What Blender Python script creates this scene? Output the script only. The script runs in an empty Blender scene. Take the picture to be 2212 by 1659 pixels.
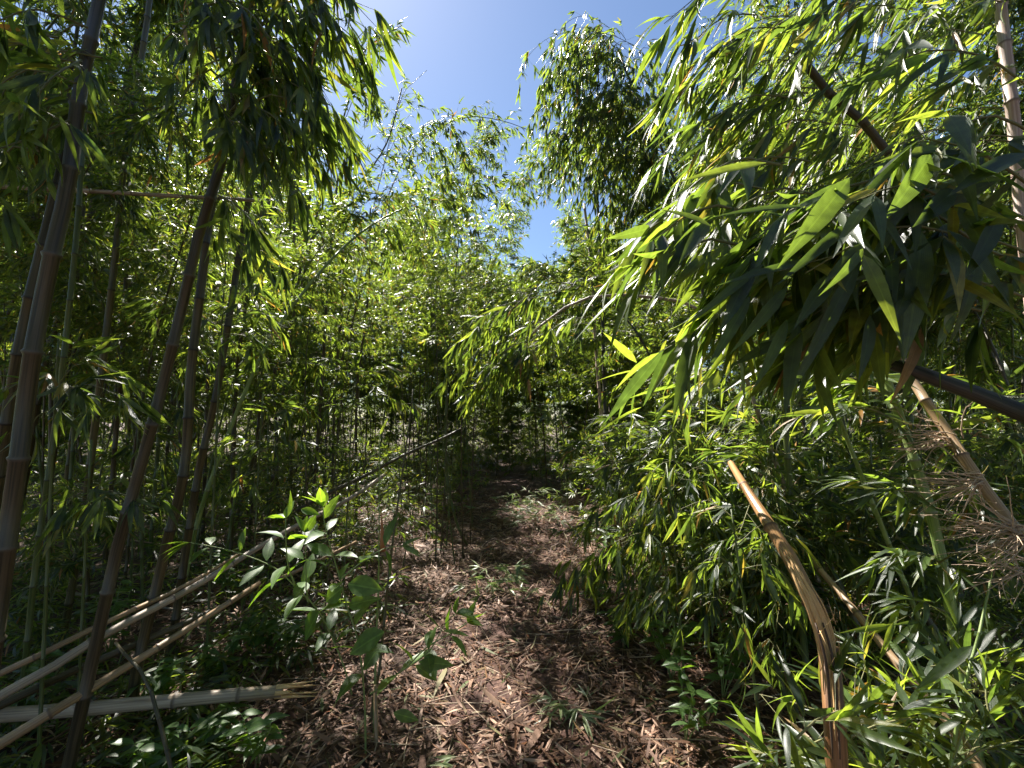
import bpy, math, random
import numpy as np
from mathutils import Vector, noise as mnoise

R = math.radians
C = bpy.context.scene.collection
sc = bpy.context.scene

# ------------------------------------------------------------------ camera
FPX = 961.0                      # focal length in units of a 2212 x 1659 frame
PITCH = R(4.2)
CAM = Vector((0.0, 0.0, 1.6))
cam = bpy.data.cameras.new('camera')
cam.sensor_width = 36.0
cam.lens = 36.0 * FPX / 2212.0
cam.clip_start = 0.05
cam.clip_end = 4000
co = bpy.data.objects.new('camera', cam)
co.location = CAM
co.rotation_euler = (R(90) + PITCH, 0, 0)
C.objects.link(co)
sc.camera = co
CP, SP = math.cos(PITCH), math.sin(PITCH)

def P(x, y, d):
    """point d metres ahead of the camera that stands at (x, y) of the 2212 x 1659 frame"""
    u = (x - 1106.0) / FPX * d
    v = (829.5 - y) / FPX * d
    return (u, d * CP - v * SP, 1.6 + d * SP + v * CP)

def px_of(x, y, z):
    z -= 1.6
    f = y * CP + z * SP
    v = -y * SP + z * CP
    return 1106 + FPX * x / max(f, 0.01), 829.5 - FPX * v / max(f, 0.01)

# ------------------------------------------------------------------ light
SUN_EL, SUN_AZ = R(52), R(-28)   # azimuth from +Y, negative to the left
w = bpy.data.worlds.new('World')
sc.world = w
w.use_nodes = True
nt = w.node_tree
bg = nt.nodes['Background']
sky = nt.nodes.new('ShaderNodeTexSky')
sky.sky_type = 'NISHITA'
sky.sun_disc = False
sky.sun_elevation = SUN_EL
sky.sun_rotation = SUN_AZ
sky.air_density = 1.0
sky.dust_density = 0.3
sky.ozone_density = 4.0
nt.links.new(sky.outputs[0], bg.inputs[0])
bg.inputs[1].default_value = 0.05
sd = Vector((math.sin(SUN_AZ) * math.cos(SUN_EL), math.cos(SUN_AZ) * math.cos(SUN_EL), math.sin(SUN_EL)))
sun = bpy.data.lights.new('sun', 'SUN')
sun.energy = 5.0
sun.angle = R(0.5)
sun.color = (1.0, 0.95, 0.86)
so = bpy.data.objects.new('sun', sun)
so.rotation_euler = sd.to_track_quat('Z', 'Y').to_euler()
so.location = (-10, 15, 25)
C.objects.link(so)
sc.view_settings.view_transform = 'Standard'
sc.view_settings.look = 'None'
sc.view_settings.gamma = 1
sc.view_settings.exposure = 1.75
sc.cycles.max_bounces = 7
sc.cycles.diffuse_bounces = 3
sc.cycles.glossy_bounces = 2
sc.cycles.transmission_bounces = 4
sc.cycles.use_adaptive_sampling = True
sc.cycles.adaptive_threshold = 0.02

# ------------------------------------------------------------------ materials
def newmat(name):
    m = bpy.data.materials.new(name)
    m.use_nodes = True
    n = m.node_tree.nodes
    return m, n, m.node_tree.links, n['Principled BSDF']

def ramp(n, stops):
    r = n.new('ShaderNodeValToRGB')
    e = r.color_ramp.elements
    e[0].position, e[0].color = stops[0][0], (*stops[0][1], 1)
    e[1].position, e[1].color = stops[1][0], (*stops[1][1], 1)
    for p, c in stops[2:]:
        k = e.new(p)
        k.color = (*c, 1)
    return r

def leaf_mat(name, refl, trans, tmix=0.45, rough=0.38, veins=True, spec=0.5, rib=False):
    m, n, l, b = newmat(name)
    at = n.new('ShaderNodeAttribute'); at.attribute_name = 'rnd'
    rr = ramp(n, refl); l.new(at.outputs['Fac'], rr.inputs[0])
    rt = ramp(n, trans); l.new(at.outputs['Fac'], rt.inputs[0])
    tr = n.new('ShaderNodeBsdfTranslucent')
    col = rr.outputs[0]; tcol = rt.outputs[0]
    if veins or rib:
        a3 = n.new('ShaderNodeAttribute'); a3.attribute_name = 'lc'
        sx = n.new('ShaderNodeSeparateXYZ'); l.new(a3.outputs['Vector'], sx.inputs[0])
        ab = n.new('ShaderNodeMath'); ab.operation = 'ABSOLUTE'; l.new(sx.outputs[0], ab.inputs[0])
        mr0 = n.new('ShaderNodeMapRange'); mr0.inputs['From Min'].default_value = .03; mr0.inputs['From Max'].default_value = .10
        mr0.inputs['To Min'].default_value = 1.55 if rib else 1.3; mr0.inputs['To Max'].default_value = 1.0
        l.new(ab.outputs[0], mr0.inputs['Value'])
        nz = n.new('ShaderNodeTexNoise'); nz.inputs['Scale'].default_value = 45; nz.inputs['Detail'].default_value = 4
        l.new(n.new('ShaderNodeTexCoord').outputs['Object'], nz.inputs['Vector'])
        mr1 = n.new('ShaderNodeMapRange'); mr1.inputs['From Min'].default_value = .3; mr1.inputs['From Max'].default_value = .7
        mr1.inputs['To Min'].default_value = .75; mr1.inputs['To Max'].default_value = 1.2
        l.new(nz.outputs['Fac'], mr1.inputs['Value'])
        mm = n.new('ShaderNodeMath'); mm.operation = 'MULTIPLY'; l.new(mr0.outputs[0], mm.inputs[0]); l.new(mr1.outputs[0], mm.inputs[1])
        def mul0(c):
            v = n.new('ShaderNodeVectorMath'); v.operation = 'SCALE'
            l.new(c, v.inputs[0]); l.new(mm.outputs[0], v.inputs['Scale'])
            return v.outputs[0]
        col, tcol = mul0(col), mul0(tcol)
    if veins:
        a2 = n.new('ShaderNodeAttribute'); a2.attribute_name = 'lc'   # (across, along, 0)
        wv = n.new('ShaderNodeTexWave'); wv.wave_type = 'BANDS'; wv.bands_direction = 'X'
        wv.inputs['Scale'].default_value = 2.6; wv.inputs['Distortion'].default_value = 0.4
        l.new(a2.outputs['Vector'], wv.inputs['Vector'])
        no = n.new('ShaderNodeTexNoise'); no.inputs['Scale'].default_value = 22
        l.new(n.new('ShaderNodeTexCoord').outputs['Object'], no.inputs['Vector'])
        mx = n.new('ShaderNodeMath'); mx.operation = 'MULTIPLY_ADD'
        l.new(wv.outputs['Fac'], mx.inputs[0]); mx.inputs[1].default_value = 0.22
        l.new(no.outputs['Fac'], mx.inputs[2])
        mr = n.new('ShaderNodeMapRange'); mr.inputs['From Min'].default_value = 0.25; mr.inputs['From Max'].default_value = 0.95
        mr.inputs['To Min'].default_value = 0.72; mr.inputs['To Max'].default_value = 1.22
        l.new(mx.outputs[0], mr.inputs['Value'])
        def mul(c):
            v = n.new('ShaderNodeVectorMath'); v.operation = 'SCALE'
            l.new(c, v.inputs[0]); l.new(mr.outputs[0], v.inputs['Scale'])
            return v.outputs[0]
        col, tcol = mul(col), mul(tcol)
        bp = n.new('ShaderNodeBump'); bp.inputs['Strength'].default_value = 0.25; bp.inputs['Distance'].default_value = 0.002
        l.new(wv.outputs['Fac'], bp.inputs['Height']); l.new(bp.outputs[0], b.inputs['Normal'])
    l.new(col, b.inputs['Base Color']); l.new(tcol, tr.inputs['Color'])
    b.inputs['Roughness'].default_value = rough
    b.inputs['Specular IOR Level'].default_value = spec
    mix = n.new('ShaderNodeMixShader'); mix.inputs[0].default_value = tmix
    l.new(b.outputs[0], mix.inputs[1]); l.new(tr.outputs[0], mix.inputs[2])
    l.new(mix.outputs[0], n['Material Output'].inputs['Surface'])
    return m

BAM_R = [(0.0, (0.019, 0.035, 0.019)), (0.55, (0.035, 0.058, 0.026)), (0.90, (0.070, 0.120, 0.028)),
         (0.968, (0.20, 0.19, 0.035)), (0.99, (0.33, 0.15, 0.035)), (1.0, (0.35, 0.24, 0.12))]
BAM_T = [(0.0, (0.12, 0.20, 0.025)), (0.55, (0.32, 0.45, 0.04)), (0.90, (0.50, 0.60, 0.05)),
         (0.968, (0.52, 0.45, 0.05)), (0.99, (0.5, 0.22, 0.04)), (1.0, (0.4, 0.26, 0.12))]
M_LEAF = leaf_mat('bamboo_leaf', BAM_R, BAM_T, 0.5, 0.34, spec=.75)
M_LEAF_FAR = leaf_mat('bamboo_leaf_far', BAM_R, BAM_T, 0.52, 0.35, spec=.75, veins=False)
M_BROAD = leaf_mat('broad_leaf', [(0.0, (0.05, 0.10, 0.03)), (1.0, (0.10, 0.17, 0.05))],
                   [(0.0, (0.20, 0.38, 0.02)), (1.0, (0.36, 0.55, 0.03))], 0.42, 0.42, veins=False, rib=True)
M_WILT = leaf_mat('wilted_leaf', [(0.0, (0.09, 0.14, 0.06)), (1.0, (0.30, 0.33, 0.17))], [(0.0, (0.15, 0.25, 0.05)), (1.0, (0.35, 0.42, 0.12))], 0.35, 0.4, veins=False, spec=.6)
LIT = [(0.0, (0.085, 0.038, 0.020)), (0.3, (0.12, 0.058, 0.033)), (0.6, (0.21, 0.115, 0.072)), (0.85, (0.42, 0.27, 0.19)),
       (0.93, (0.10, 0.13, 0.045)), (1.0, (0.33, 0.12, 0.06))]
M_LITTER = leaf_mat('dry_leaf', LIT, LIT, 0.12, 0.6, veins=False, spec=0.3)

def culm_mat(name, c1, c2, cn, streak=0.5, rough=0.42):
    """c1/c2 mottled along the cane, cn the colour of the node scars"""
    m, n, l, b = newmat(name)
    at = n.new('ShaderNodeAttribute'); at.attribute_name = 'tc'
    mp = n.new('ShaderNodeMapping'); mp.inputs['Scale'].default_value = (1.3, 1.3, 1.1)
    l.new(at.outputs['Vector'], mp.inputs[0])
    n1 = n.new('ShaderNodeTexNoise'); n1.inputs['Scale'].default_value = 3.0; n1.inputs['Detail'].default_value = 6
    l.new(mp.outputs[0], n1.inputs['Vector'])
    mp2 = n.new('ShaderNodeMapping'); mp2.inputs['Scale'].default_value = (9, 9, 1.5)
    l.new(at.outputs['Vector'], mp2.inputs[0])
    n2 = n.new('ShaderNodeTexNoise'); n2.inputs['Scale'].default_value = 1.6; n2.inputs['Detail'].default_value = 5
    l.new(mp2.outputs[0], n2.inputs['Vector'])
    add = n.new('ShaderNodeMath'); add.operation = 'MULTIPLY_ADD'
    l.new(n2.outputs['Fac'], add.inputs[0]); add.inputs[1].default_value = streak; l.new(n1.outputs['Fac'], add.inputs[2])
    r = ramp(n, [(0.48 + streak * .2, c1), (0.62 + streak * .5, c2)])
    l.new(add.outputs[0], r.inputs[0])
    nd = n.new('ShaderNodeAttribute'); nd.attribute_name = 'nd'
    mix = n.new('ShaderNodeMix'); mix.data_type = 'RGBA'
    l.new(nd.outputs['Fac'], mix.inputs['Factor'])
    l.new(r.outputs[0], mix.inputs['A']); mix.inputs['B'].default_value = (*cn, 1)
    n3 = n.new('ShaderNodeTexNoise'); n3.inputs['Scale'].default_value = 7.0; n3.inputs['Detail'].default_value = 7; n3.inputs['Roughness'].default_value = .7
    l.new(mp.outputs[0], n3.inputs['Vector'])
    mr = n.new('ShaderNodeMapRange'); mr.inputs['From Min'].default_value = .56; mr.inputs['From Max'].default_value = .72; mr.inputs['To Max'].default_value = .28
    l.new(n3.outputs['Fac'], mr.inputs['Value'])
    mx2 = n.new('ShaderNodeMix'); mx2.data_type = 'RGBA'
    l.new(mr.outputs[0], mx2.inputs['Factor']); l.new(mix.outputs['Result'], mx2.inputs['A'])
    mx2.inputs['B'].default_value = (c2[0] * .9 + .07, c2[1] * .9 + .08, c2[2] * .9 + .07, 1)
    l.new(mx2.outputs['Result'], b.inputs['Base Color'])
    b.inputs['Roughness'].default_value = rough
    bp = n.new('ShaderNodeBump'); bp.inputs['Strength'].default_value = 0.35; bp.inputs['Distance'].default_value = 0.003
    l.new(n2.outputs['Fac'], bp.inputs['Height']); l.new(bp.outputs[0], b.inputs['Normal'])
    return m

MC = {
    'brown': culm_mat('culm_brown', (0.028, 0.023, 0.011), (0.100, 0.076, 0.032), (0.022, 0.018, 0.014)),
    'purple': culm_mat('culm_purple', (0.022, 0.018, 0.010), (0.080, 0.060, 0.032), (0.085, 0.075, 0.06)),
    'green': culm_mat('culm_green', (0.045, 0.075, 0.022), (0.12, 0.15, 0.045), (0.05, 0.045, 0.03)),
    'fresh': culm_mat('culm_fresh', (0.12, 0.20, 0.045), (0.26, 0.33, 0.09), (0.20, 0.20, 0.14)),
    'olive': culm_mat('culm_olive', (0.045, 0.045, 0.016), (0.12, 0.10, 0.04), (0.04, 0.035, 0.02)),
    'grey': culm_mat('cane_grey', (0.19, 0.14, 0.10), (0.44, 0.35, 0.26), (0.12, 0.085, 0.06), 0.6, 0.5),
    'redbrown_shaded': culm_mat('culm_redbrown_shaded', (0.07, 0.028, 0.014), (0.26, 0.12, 0.05), (0.06, 0.03, 0.02), 0.9, 0.42),  # foot of the split cane, red-brown with its shade put into the colour
    'hollow_shade': culm_mat('cane_hollow_shade', (0.03, 0.018, 0.012), (0.08, 0.045, 0.028), (0.03, 0.02, 0.015), 0.9, 0.6),  # near-black for the inside of the split, shade put into the colour
    'orange': culm_mat('cane_orange', (0.17, 0.075, 0.028), (0.42, 0.24, 0.10), (0.10, 0.05, 0.03), 0.8, 0.38),
    'tan': culm_mat('cane_tan', (0.19, 0.11, 0.055), (0.38, 0.26, 0.145), (0.12, 0.075, 0.05), 0.7, 0.42),
    'pink': culm_mat('culm_pink', (0.30, 0.19, 0.15), (0.52, 0.40, 0.34), (0.18, 0.12, 0.09), 0.6, 0.5),
    'black': culm_mat('culm_black', (0.02, 0.019, 0.015), (0.06, 0.052, 0.035), (0.02, 0.018, 0.015), 0.4, 0.4),
    'wood': culm_mat('split_wood', (0.30, 0.11, 0.04), (0.62, 0.40, 0.18), (0.3, 0.15, 0.06), 1.2, 0.6),
    'sheath': culm_mat('sheath', (0.30, 0.10, 0.04), (0.45, 0.18, 0.07), (0.3, 0.15, 0.06), 0.8, 0.6),
    'twig': culm_mat('twig', (0.10, 0.10, 0.035), (0.20, 0.19, 0.07), (0.1, 0.08, 0.05), 0.5, 0.5),
    'dry_twig': culm_mat('dry_twig', (0.33, 0.22, 0.14), (0.55, 0.42, 0.30), (0.2, 0.12, 0.08), 0.5, 0.6),
    'stem': culm_mat('sapling_stem', (0.14, 0.20, 0.06), (0.26, 0.32, 0.11), (0.14, 0.1, 0.06), 0.5, 0.5),
}

def soil_mat(name, c1, c2, c3):
    m, n, l, b = newmat(name)
    tc = n.new('ShaderNodeTexCoord')
    n1 = n.new('ShaderNodeTexNoise'); n1.inputs['Scale'].default_value = 2.2; n1.inputs['Detail'].default_value = 8
    n2 = n.new('ShaderNodeTexNoise'); n2.inputs['Scale'].default_value = 45; n2.inputs['Detail'].default_value = 8
    vo = n.new('ShaderNodeTexVoronoi'); vo.inputs['Scale'].default_value = 38; vo.inputs['Randomness'].default_value = 1
    mp = n.new('ShaderNodeMapping'); mp.inputs['Scale'].default_value = (1, 2.3, 1); mp.inputs['Rotation'].default_value = (0, 0, .6)
    for q in (n1, n2): l.new(tc.outputs['Object'], q.inputs['Vector'])
    l.new(tc.outputs['Object'], mp.inputs[0]); l.new(mp.outputs[0], vo.inputs['Vector'])
    a = n.new('ShaderNodeMath'); a.operation = 'MULTIPLY_ADD'
    l.new(n2.outputs['Fac'], a.inputs[0]); a.inputs[1].default_value = 0.6; l.new(n1.outputs['Fac'], a.inputs[2])
    r = ramp(n, [(0.55, c1), (0.8, c2), (1.05 if False else 0.98, c3)])
    l.new(a.outputs[0], r.inputs[0])
    l.new(r.outputs[0], b.inputs['Base Color'])
    b.inputs['Roughness'].default_value = 0.9
    bp = n.new('ShaderNodeBump'); bp.inputs['Strength'].default_value = 0.8; bp.inputs['Distance'].default_value = 0.012
    ad = n.new('ShaderNodeMath'); ad.operation = 'ADD'
    n4 = n.new('ShaderNodeTexNoise'); n4.inputs['Scale'].default_value = 17; n4.inputs['Detail'].default_value = 8
    l.new(tc.outputs['Object'], n4.inputs['Vector'])
    l.new(n2.outputs['Fac'], ad.inputs[0]); l.new(n4.outputs['Fac'], ad.inputs[1])
    l.new(ad.outputs[0], bp.inputs['Height']); l.new(bp.outputs[0], b.inputs['Normal'])
    return m
M_SOIL = soil_mat('forest_soil', (0.035, 0.02, 0.014), (0.075, 0.042, 0.029), (0.14, 0.09, 0.065))
M_PATH = soil_mat('trodden_soil', (0.042, 0.019, 0.013), (0.075, 0.035, 0.025), (0.13, 0.07, 0.05))

# ------------------------------------------------------------------ small vector maths on tuples
def add(a, b, k=1.0): return (a[0] + b[0] * k, a[1] + b[1] * k, a[2] + b[2] * k)
def sub(a, b): return (a[0] - b[0], a[1] - b[1], a[2] - b[2])
def mul(a, k): return (a[0] * k, a[1] * k, a[2] * k)
def dot(a, b): return a[0] * b[0] + a[1] * b[1] + a[2] * b[2]
def cross(a, b): return (a[1] * b[2] - a[2] * b[1], a[2] * b[0] - a[0] * b[2], a[0] * b[1] - a[1] * b[0])
def ln(a): return math.sqrt(dot(a, a))
def nrm(a):
    k = ln(a)
    return (a[0] / k, a[1] / k, a[2] / k) if k > 1e-9 else (0.0, 0.0, 1.0)
def lerp(a, b, t): return tuple(a[i] + (b[i] - a[i]) * t for i in range(3))

def curve(pts, step):
    """Catmull-Rom through pts, resampled about every step metres"""
    pts = [tuple(p) for p in pts]
    if len(pts) == 2:
        n = max(1, int(round(ln(sub(pts[1], pts[0])) / step)))
        return [lerp(pts[0], pts[1], i / n) for i in range(n + 1)]
    ext = [add(pts[0], sub(pts[0], pts[1]))] + pts + [add(pts[-1], sub(pts[-1], pts[-2]))]
    out = []
    for i in range(1, len(ext) - 2):
        a, b, c, d = ext[i - 1:i + 3]
        n = max(1, int(round(ln(sub(c, b)) / step)))
        for k in range(n):
            t = k / n
            out.append(tuple(0.5 * (2 * b[j] + (c[j] - a[j]) * t + (2 * a[j] - 5 * b[j] + 4 * c[j] - d[j]) * t * t
                                    + (3 * b[j] - a[j] - 3 * c[j] + d[j]) * t ** 3) for j in range(3)))
    out.append(pts[-1])
    return out

# ------------------------------------------------------------------ collectors
class Tubes:
    def __init__(s): s.v = []; s.f = []; s.tc = []; s.nd = []
    def add(s, pts, rad, sides=4, nd=None, cap=True, v0=0.0):
        n = len(pts); base = len(s.v)
        d = nrm(sub(pts[1], pts[0]))
        up = (0, 0, 1) if abs(d[2]) < .9 else (1, 0, 0)
        a = nrm(cross(d, up))
        L = v0
        cs = [(math.cos(2 * math.pi * k / sides), math.sin(2 * math.pi * k / sides)) for k in range(sides)]
        for i, p in enumerate(pts):
            if i: L += ln(sub(pts[i], pts[i - 1]))
            d = nrm(sub(pts[min(i + 1, n - 1)], pts[max(i - 1, 0)]))
            a = nrm(add(a, d, -dot(a, d)))
            b = cross(d, a)
            r = rad[i]
            for c, q in cs:
                s.v.append((p[0] + (a[0] * c + b[0] * q) * r, p[1] + (a[1] * c + b[1] * q) * r, p[2] + (a[2] * c + b[2] * q) * r))
                s.tc.append((c, q, L)); s.nd.append(nd[i] if nd else 0.0)
        for i in range(n - 1):
            o = base + i * sides
            for k in range(sides):
                k2 = (k + 1) % sides
                s.f.append((o + k, o + k2, o + sides + k2, o + sides + k))
        if cap:
            s.f.append(tuple(base + k for k in range(sides))[::-1])
            s.f.append(tuple(base + (n - 1) * sides + k for k in range(sides)))
    def mesh(s, name, mat):
        m = bpy.data.meshes.new(name)
        m.from_pydata(s.v, [], s.f)
        m.attributes.new('tc', 'FLOAT_VECTOR', 'POINT').data.foreach_set('vector', np.array(s.tc, np.float32).ravel())
        m.attributes.new('nd', 'FLOAT', 'POINT').data.foreach_set('value', np.array(s.nd, np.float32))
        m.polygons.foreach_set('use_smooth', np.ones(len(m.polygons), bool))
        m.materials.append(mat)
        return m

LOD = {
    'near': ([0, .04, .12, .26, .46, .68, .86, 1], [.08, .26, .66, .97, .95, .64, .28, .01], True),
    'mid': ([0, .14, .38, .7, 1], [.12, .78, 1, .58, .02], False),
    'far': ([0, .42, 1], [.2, 1, .03], False),
    'broad': ([0, .07, .22, .42, .66, .86, 1], [.06, .34, .82, 1, .76, .34, .01], True),
}
class Leaves:
    def __init__(s): s.a = []
    def add(s, p, d, n, L, W, r, droop=.25):
        s.a.append((*p, *d, *n, L, W, r, droop))
    def arrays(s, lod):
        A = np.array(s.a, np.float64).reshape(-1, 13)
        return leaf_arrays(A, lod)
    def mesh(s, name, mat, lod='mid'):
        return leaf_mesh(name, np.array(s.a, np.float64).reshape(-1, 13), mat, lod)

def leaf_mesh(name, A, mat, lod):
    T, Wp, fold = LOD[lod]
    n = len(A); S = len(T); c = 3 if fold else 2
    Pp, D, N = A[:, 0:3], A[:, 3:6], A[:, 6:9]
    L, W, rn, dr = A[:, 9], A[:, 10], A[:, 11], A[:, 12]
    D = D / np.linalg.norm(D, axis=1, keepdims=True)
    Sd = np.cross(D, N); Sd /= np.linalg.norm(Sd, axis=1, keepdims=True) + 1e-9
    N = np.cross(Sd, D)
    V = np.zeros((n, S, c, 3)); LC = np.zeros((n, S, c, 3), np.float32)
    for i, (t, wv) in enumerate(zip(T, Wp)):
        mid = Pp + D * (L * t)[:, None] - N * (L * dr * t * t)[:, None]
        hw = (W * .5 * wv)[:, None]
        if fold:
            V[:, i, 0] = mid - Sd * hw * .97 + N * hw * .24
            V[:, i, 1] = mid
            V[:, i, 2] = mid + Sd * hw * .97 + N * hw * .24
            LC[:, i, 0, 0] = -wv; LC[:, i, 2, 0] = wv
        else:
            V[:, i, 0] = mid - Sd * hw; V[:, i, 1] = mid + Sd * hw
            LC[:, i, 0, 0] = -wv; LC[:, i, 1, 0] = wv
        LC[:, i, :, 1] = t
    q = []
    for i in range(S - 1):
        for k in range(c - 1):
            q.append((i * c + k, i * c + k + 1, (i + 1) * c + k + 1, (i + 1) * c + k))
    q = np.array(q)
    F = (q[None] + (np.arange(n) * S * c)[:, None, None]).reshape(-1)
    m = bpy.data.meshes.new(name)
    nv = n * S * c; nf = n * len(q)
    m.vertices.add(nv); m.vertices.foreach_set('co', V.astype(np.float32).ravel())
    m.loops.add(nf * 4); m.loops.foreach_set('vertex_index', F.astype(np.int32))
    m.polygons.add(nf); m.polygons.foreach_set('loop_start', np.arange(0, nf * 4, 4, dtype=np.int32))
    m.polygons.foreach_set('loop_total', np.full(nf, 4, np.int32))
    m.polygons.foreach_set('use_smooth', np.ones(nf, bool))
    m.update(calc_edges=True)
    m.attributes.new('rnd', 'FLOAT', 'POINT').data.foreach_set('value', np.repeat(rn, S * c).astype(np.float32))
    m.attributes.new('lc', 'FLOAT_VECTOR', 'POINT').data.foreach_set('vector', LC.ravel())
    m.materials.append(mat)
    return m

# ------------------------------------------------------------------ object helpers
def tag(o, label=None, cat=None, group=None, kind=None):
    if label: o['label'] = label
    if cat: o['category'] = cat
    if group: o['group'] = group
    if kind: o['kind'] = kind
    return o
def obj(name, mesh, parent=None):
    o = bpy.data.objects.new(name, mesh)
    C.objects.link(o)
    if parent: o.parent = parent
    return o
def thing(name, loc=(0, 0, 0)):
    o = bpy.data.objects.new(name, None)
    o.empty_display_size = .2
    o.location = loc
    C.objects.link(o)
    return o

# ------------------------------------------------------------------ foliage growth
def jit(rng, k): return (rng.gauss(0, k), rng.gauss(0, k), rng.gauss(0, k))

def cluster(LF, c, d, n, L, rng, spread=.65, down=.25, W=.115, droop=.22, flat=.5):
    """a twig end with its fan of n leaves"""
    d = nrm(d)
    up = nrm(add((0, 0, 1), jit(rng, flat)))
    s = nrm(cross(d, up))
    for i in range(n):
        a = (i / (n - 1) * 2 - 1 if n > 1 else 0) * spread + rng.gauss(0, .16)
        dd = add(mul(d, math.cos(a)), s, math.sin(a))
        dd = nrm((dd[0] + rng.gauss(0, .13), dd[1] + rng.gauss(0, .13), dd[2] + rng.gauss(0, .13) - down * rng.uniform(.3, 1.6)))
        nn = nrm(add(up, jit(rng, .35)))
        if abs(dot(nn, dd)) > .93: nn = nrm(add(cross(dd, s), jit(rng, .3)))
        l = L * rng.uniform(.6, 1.12)
        q = add(c, d, -rng.uniform(0, .16) * L * (i % 3))
        LF.add(q, dd, nn, l, l * W * rng.uniform(.8, 1.2), min(.999, rng.random() ** 1.15), droop * rng.uniform(.2, 1.7))

def branch(LF, TB, p, d, length, L, rng, tw=.09, droop=.8, ncl=(4, 7), twl=.12, spread=.65, down=.3, rad=.003, W=.14, sides=3, start=.12, flow=None, fk=.5):
    seg = 5; st = length / seg
    pts = [p]; dirs = [nrm(d)]
    d = nrm(d)
    for i in range(seg):
        d = nrm(add(add(d, (0, 0, -1), droop * st), jit(rng, .06)))
        if flow: d = nrm(add(d, flow, fk * st))
        p = add(p, d, st); pts.append(p); dirs.append(d)
    if TB is not None: TB.add(pts, [rad * (1 - .75 * i / seg) for i in range(seg + 1)], sides, cap=False)
    s = start * length; k = rng.randrange(2)
    while s < length:
        i = min(int(s / st), seg - 1)
        q = lerp(pts[i], pts[i + 1], s / st - i); dd = dirs[i + 1]
        side = nrm(cross(dd, (0, 0, 1)))
        sg = 1 if k % 2 else -1
        td = nrm(add(add(mul(dd, .75), side, .65 * sg), jit(rng, .28)))
        if flow: td = nrm(add(td, flow, fk))
        tl = twl * rng.uniform(.4, 1.3)
        e = add(q, td, tl)
        if TB is not None: TB.add([q, e], [rad * .45, rad * .25], 3, cap=False)
        cluster(LF, e, add(td, (0, 0, -1), down * .7), rng.randint(*ncl), L, rng, spread, down, W)
        k += 1; s += tw * rng.uniform(.7, 1.3)
    cluster(LF, pts[-1], d, rng.randint(*ncl) + 1, L, rng, spread * .8, down, W)

def culm_tube(TB, pts, r0, r1, inode=.28, sides=8, seed=0, taper=1.0, cap=True, bulge=.19):
    """a jointed cane along pts; returns [(point, direction, t)] at its nodes"""
    rng = random.Random(seed)
    path = curve(pts, .06)
    cum = [0]
    for a, b in zip(path, path[1:]): cum.append(cum[-1] + ln(sub(b, a)))
    tot = cum[-1]
    def at(s):
        s = min(max(s, 0), tot)
        import bisect
        i = min(bisect.bisect_right(cum, s) - 1, len(path) - 2)
        t = (s - cum[i]) / max(cum[i + 1] - cum[i], 1e-6)
        return lerp(path[i], path[i + 1], t)
    nodes = []
    s = inode * rng.uniform(.2, .9)
    while s < tot - .03:
        nodes.append(s); s += inode * rng.uniform(.85, 1.15) * (1 - .3 * s / tot)
    st = [(0, 1, 0)]
    prev = 0
    for q in nodes:
        m = max(1, int((q - prev) / .12))
        for j in range(1, m): st.append((prev + (q - prev) * j / m, 1, 0))
        rr = r0 + (r1 - r0) * (q / tot)
        st += [(q - rr * .45, 1.0, .0), (q - rr * .12, 1 + bulge, 1.0), (q + rr * .10, 1 + bulge * 1.3, .9), (q + rr * .4, 1.0, .25)]
        prev = q
    st.append((tot, 1, 0))
    st = sorted(st)
    P_, R_, N_ = [], [], []
    for s, k, nd in st:
        if P_ and ln(sub(at(s), P_[-1])) < 1e-4: continue
        P_.append(at(s)); R_.append((r0 + (r1 - r0) * (s / tot) ** taper) * k); N_.append(nd)
    TB.add(P_, R_, sides, N_, cap=cap)
    out = []
    for s in nodes:
        out.append((at(s), nrm(sub(at(s + .03), at(s - .03))), s / tot))
    return out

def grow(LF, TB, nodes, t0, t1, L, rng, bl=.8, nb=3, az=None, ang=.8, **kw):
    """branch whorls at the nodes between t0 and t1 of a cane"""
    side = rng.randrange(2)
    for p, d, t in nodes:
        if t < t0 or t > t1: continue
        side ^= 1
        u = (t - t0) / max(t1 - t0, .01)
        prof = .45 + .9 * math.sin(math.pi * min(1, u * .85 + .12)) * (1 - .45 * u)
        base = rng.uniform(-.6, .6) + side * math.pi
        a = nrm(cross(d, (0.3, 1, 0.1))); b = cross(d, a)
        for k in range(nb):
            th = base + rng.uniform(-.9, .9)
            out = add(mul(a, math.cos(th)), b, math.sin(th))
            if az: out = nrm(add(out, az, .9))
            el = ang * rng.uniform(.7, 1.25)
            bd = nrm(add(mul(d, math.cos(el)), out, math.sin(el)))
            branch(LF, TB, p, bd, bl * prof * rng.uniform(.55, 1.25) * (1 if k == 0 else .7), L, rng, **kw)

# ------------------------------------------------------------------ terrain
def gz(x, y):
    h = .05 * mnoise.noise(Vector((x * .35, y * .35, 0))) + .018 * mnoise.noise(Vector((x * 1.6, y * 1.6, 3)))
    pc = path_x(y)
    h += .05 * min(1.5, max(0, abs(x - pc) - .6)) - .03
    return h
def path_x(y):
    return .05 + .25 * math.exp(-((y - 6.5) / 2.0) ** 2) - .15 * math.exp(-((y - 9.5) / 2) ** 2) + .0 * y

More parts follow.
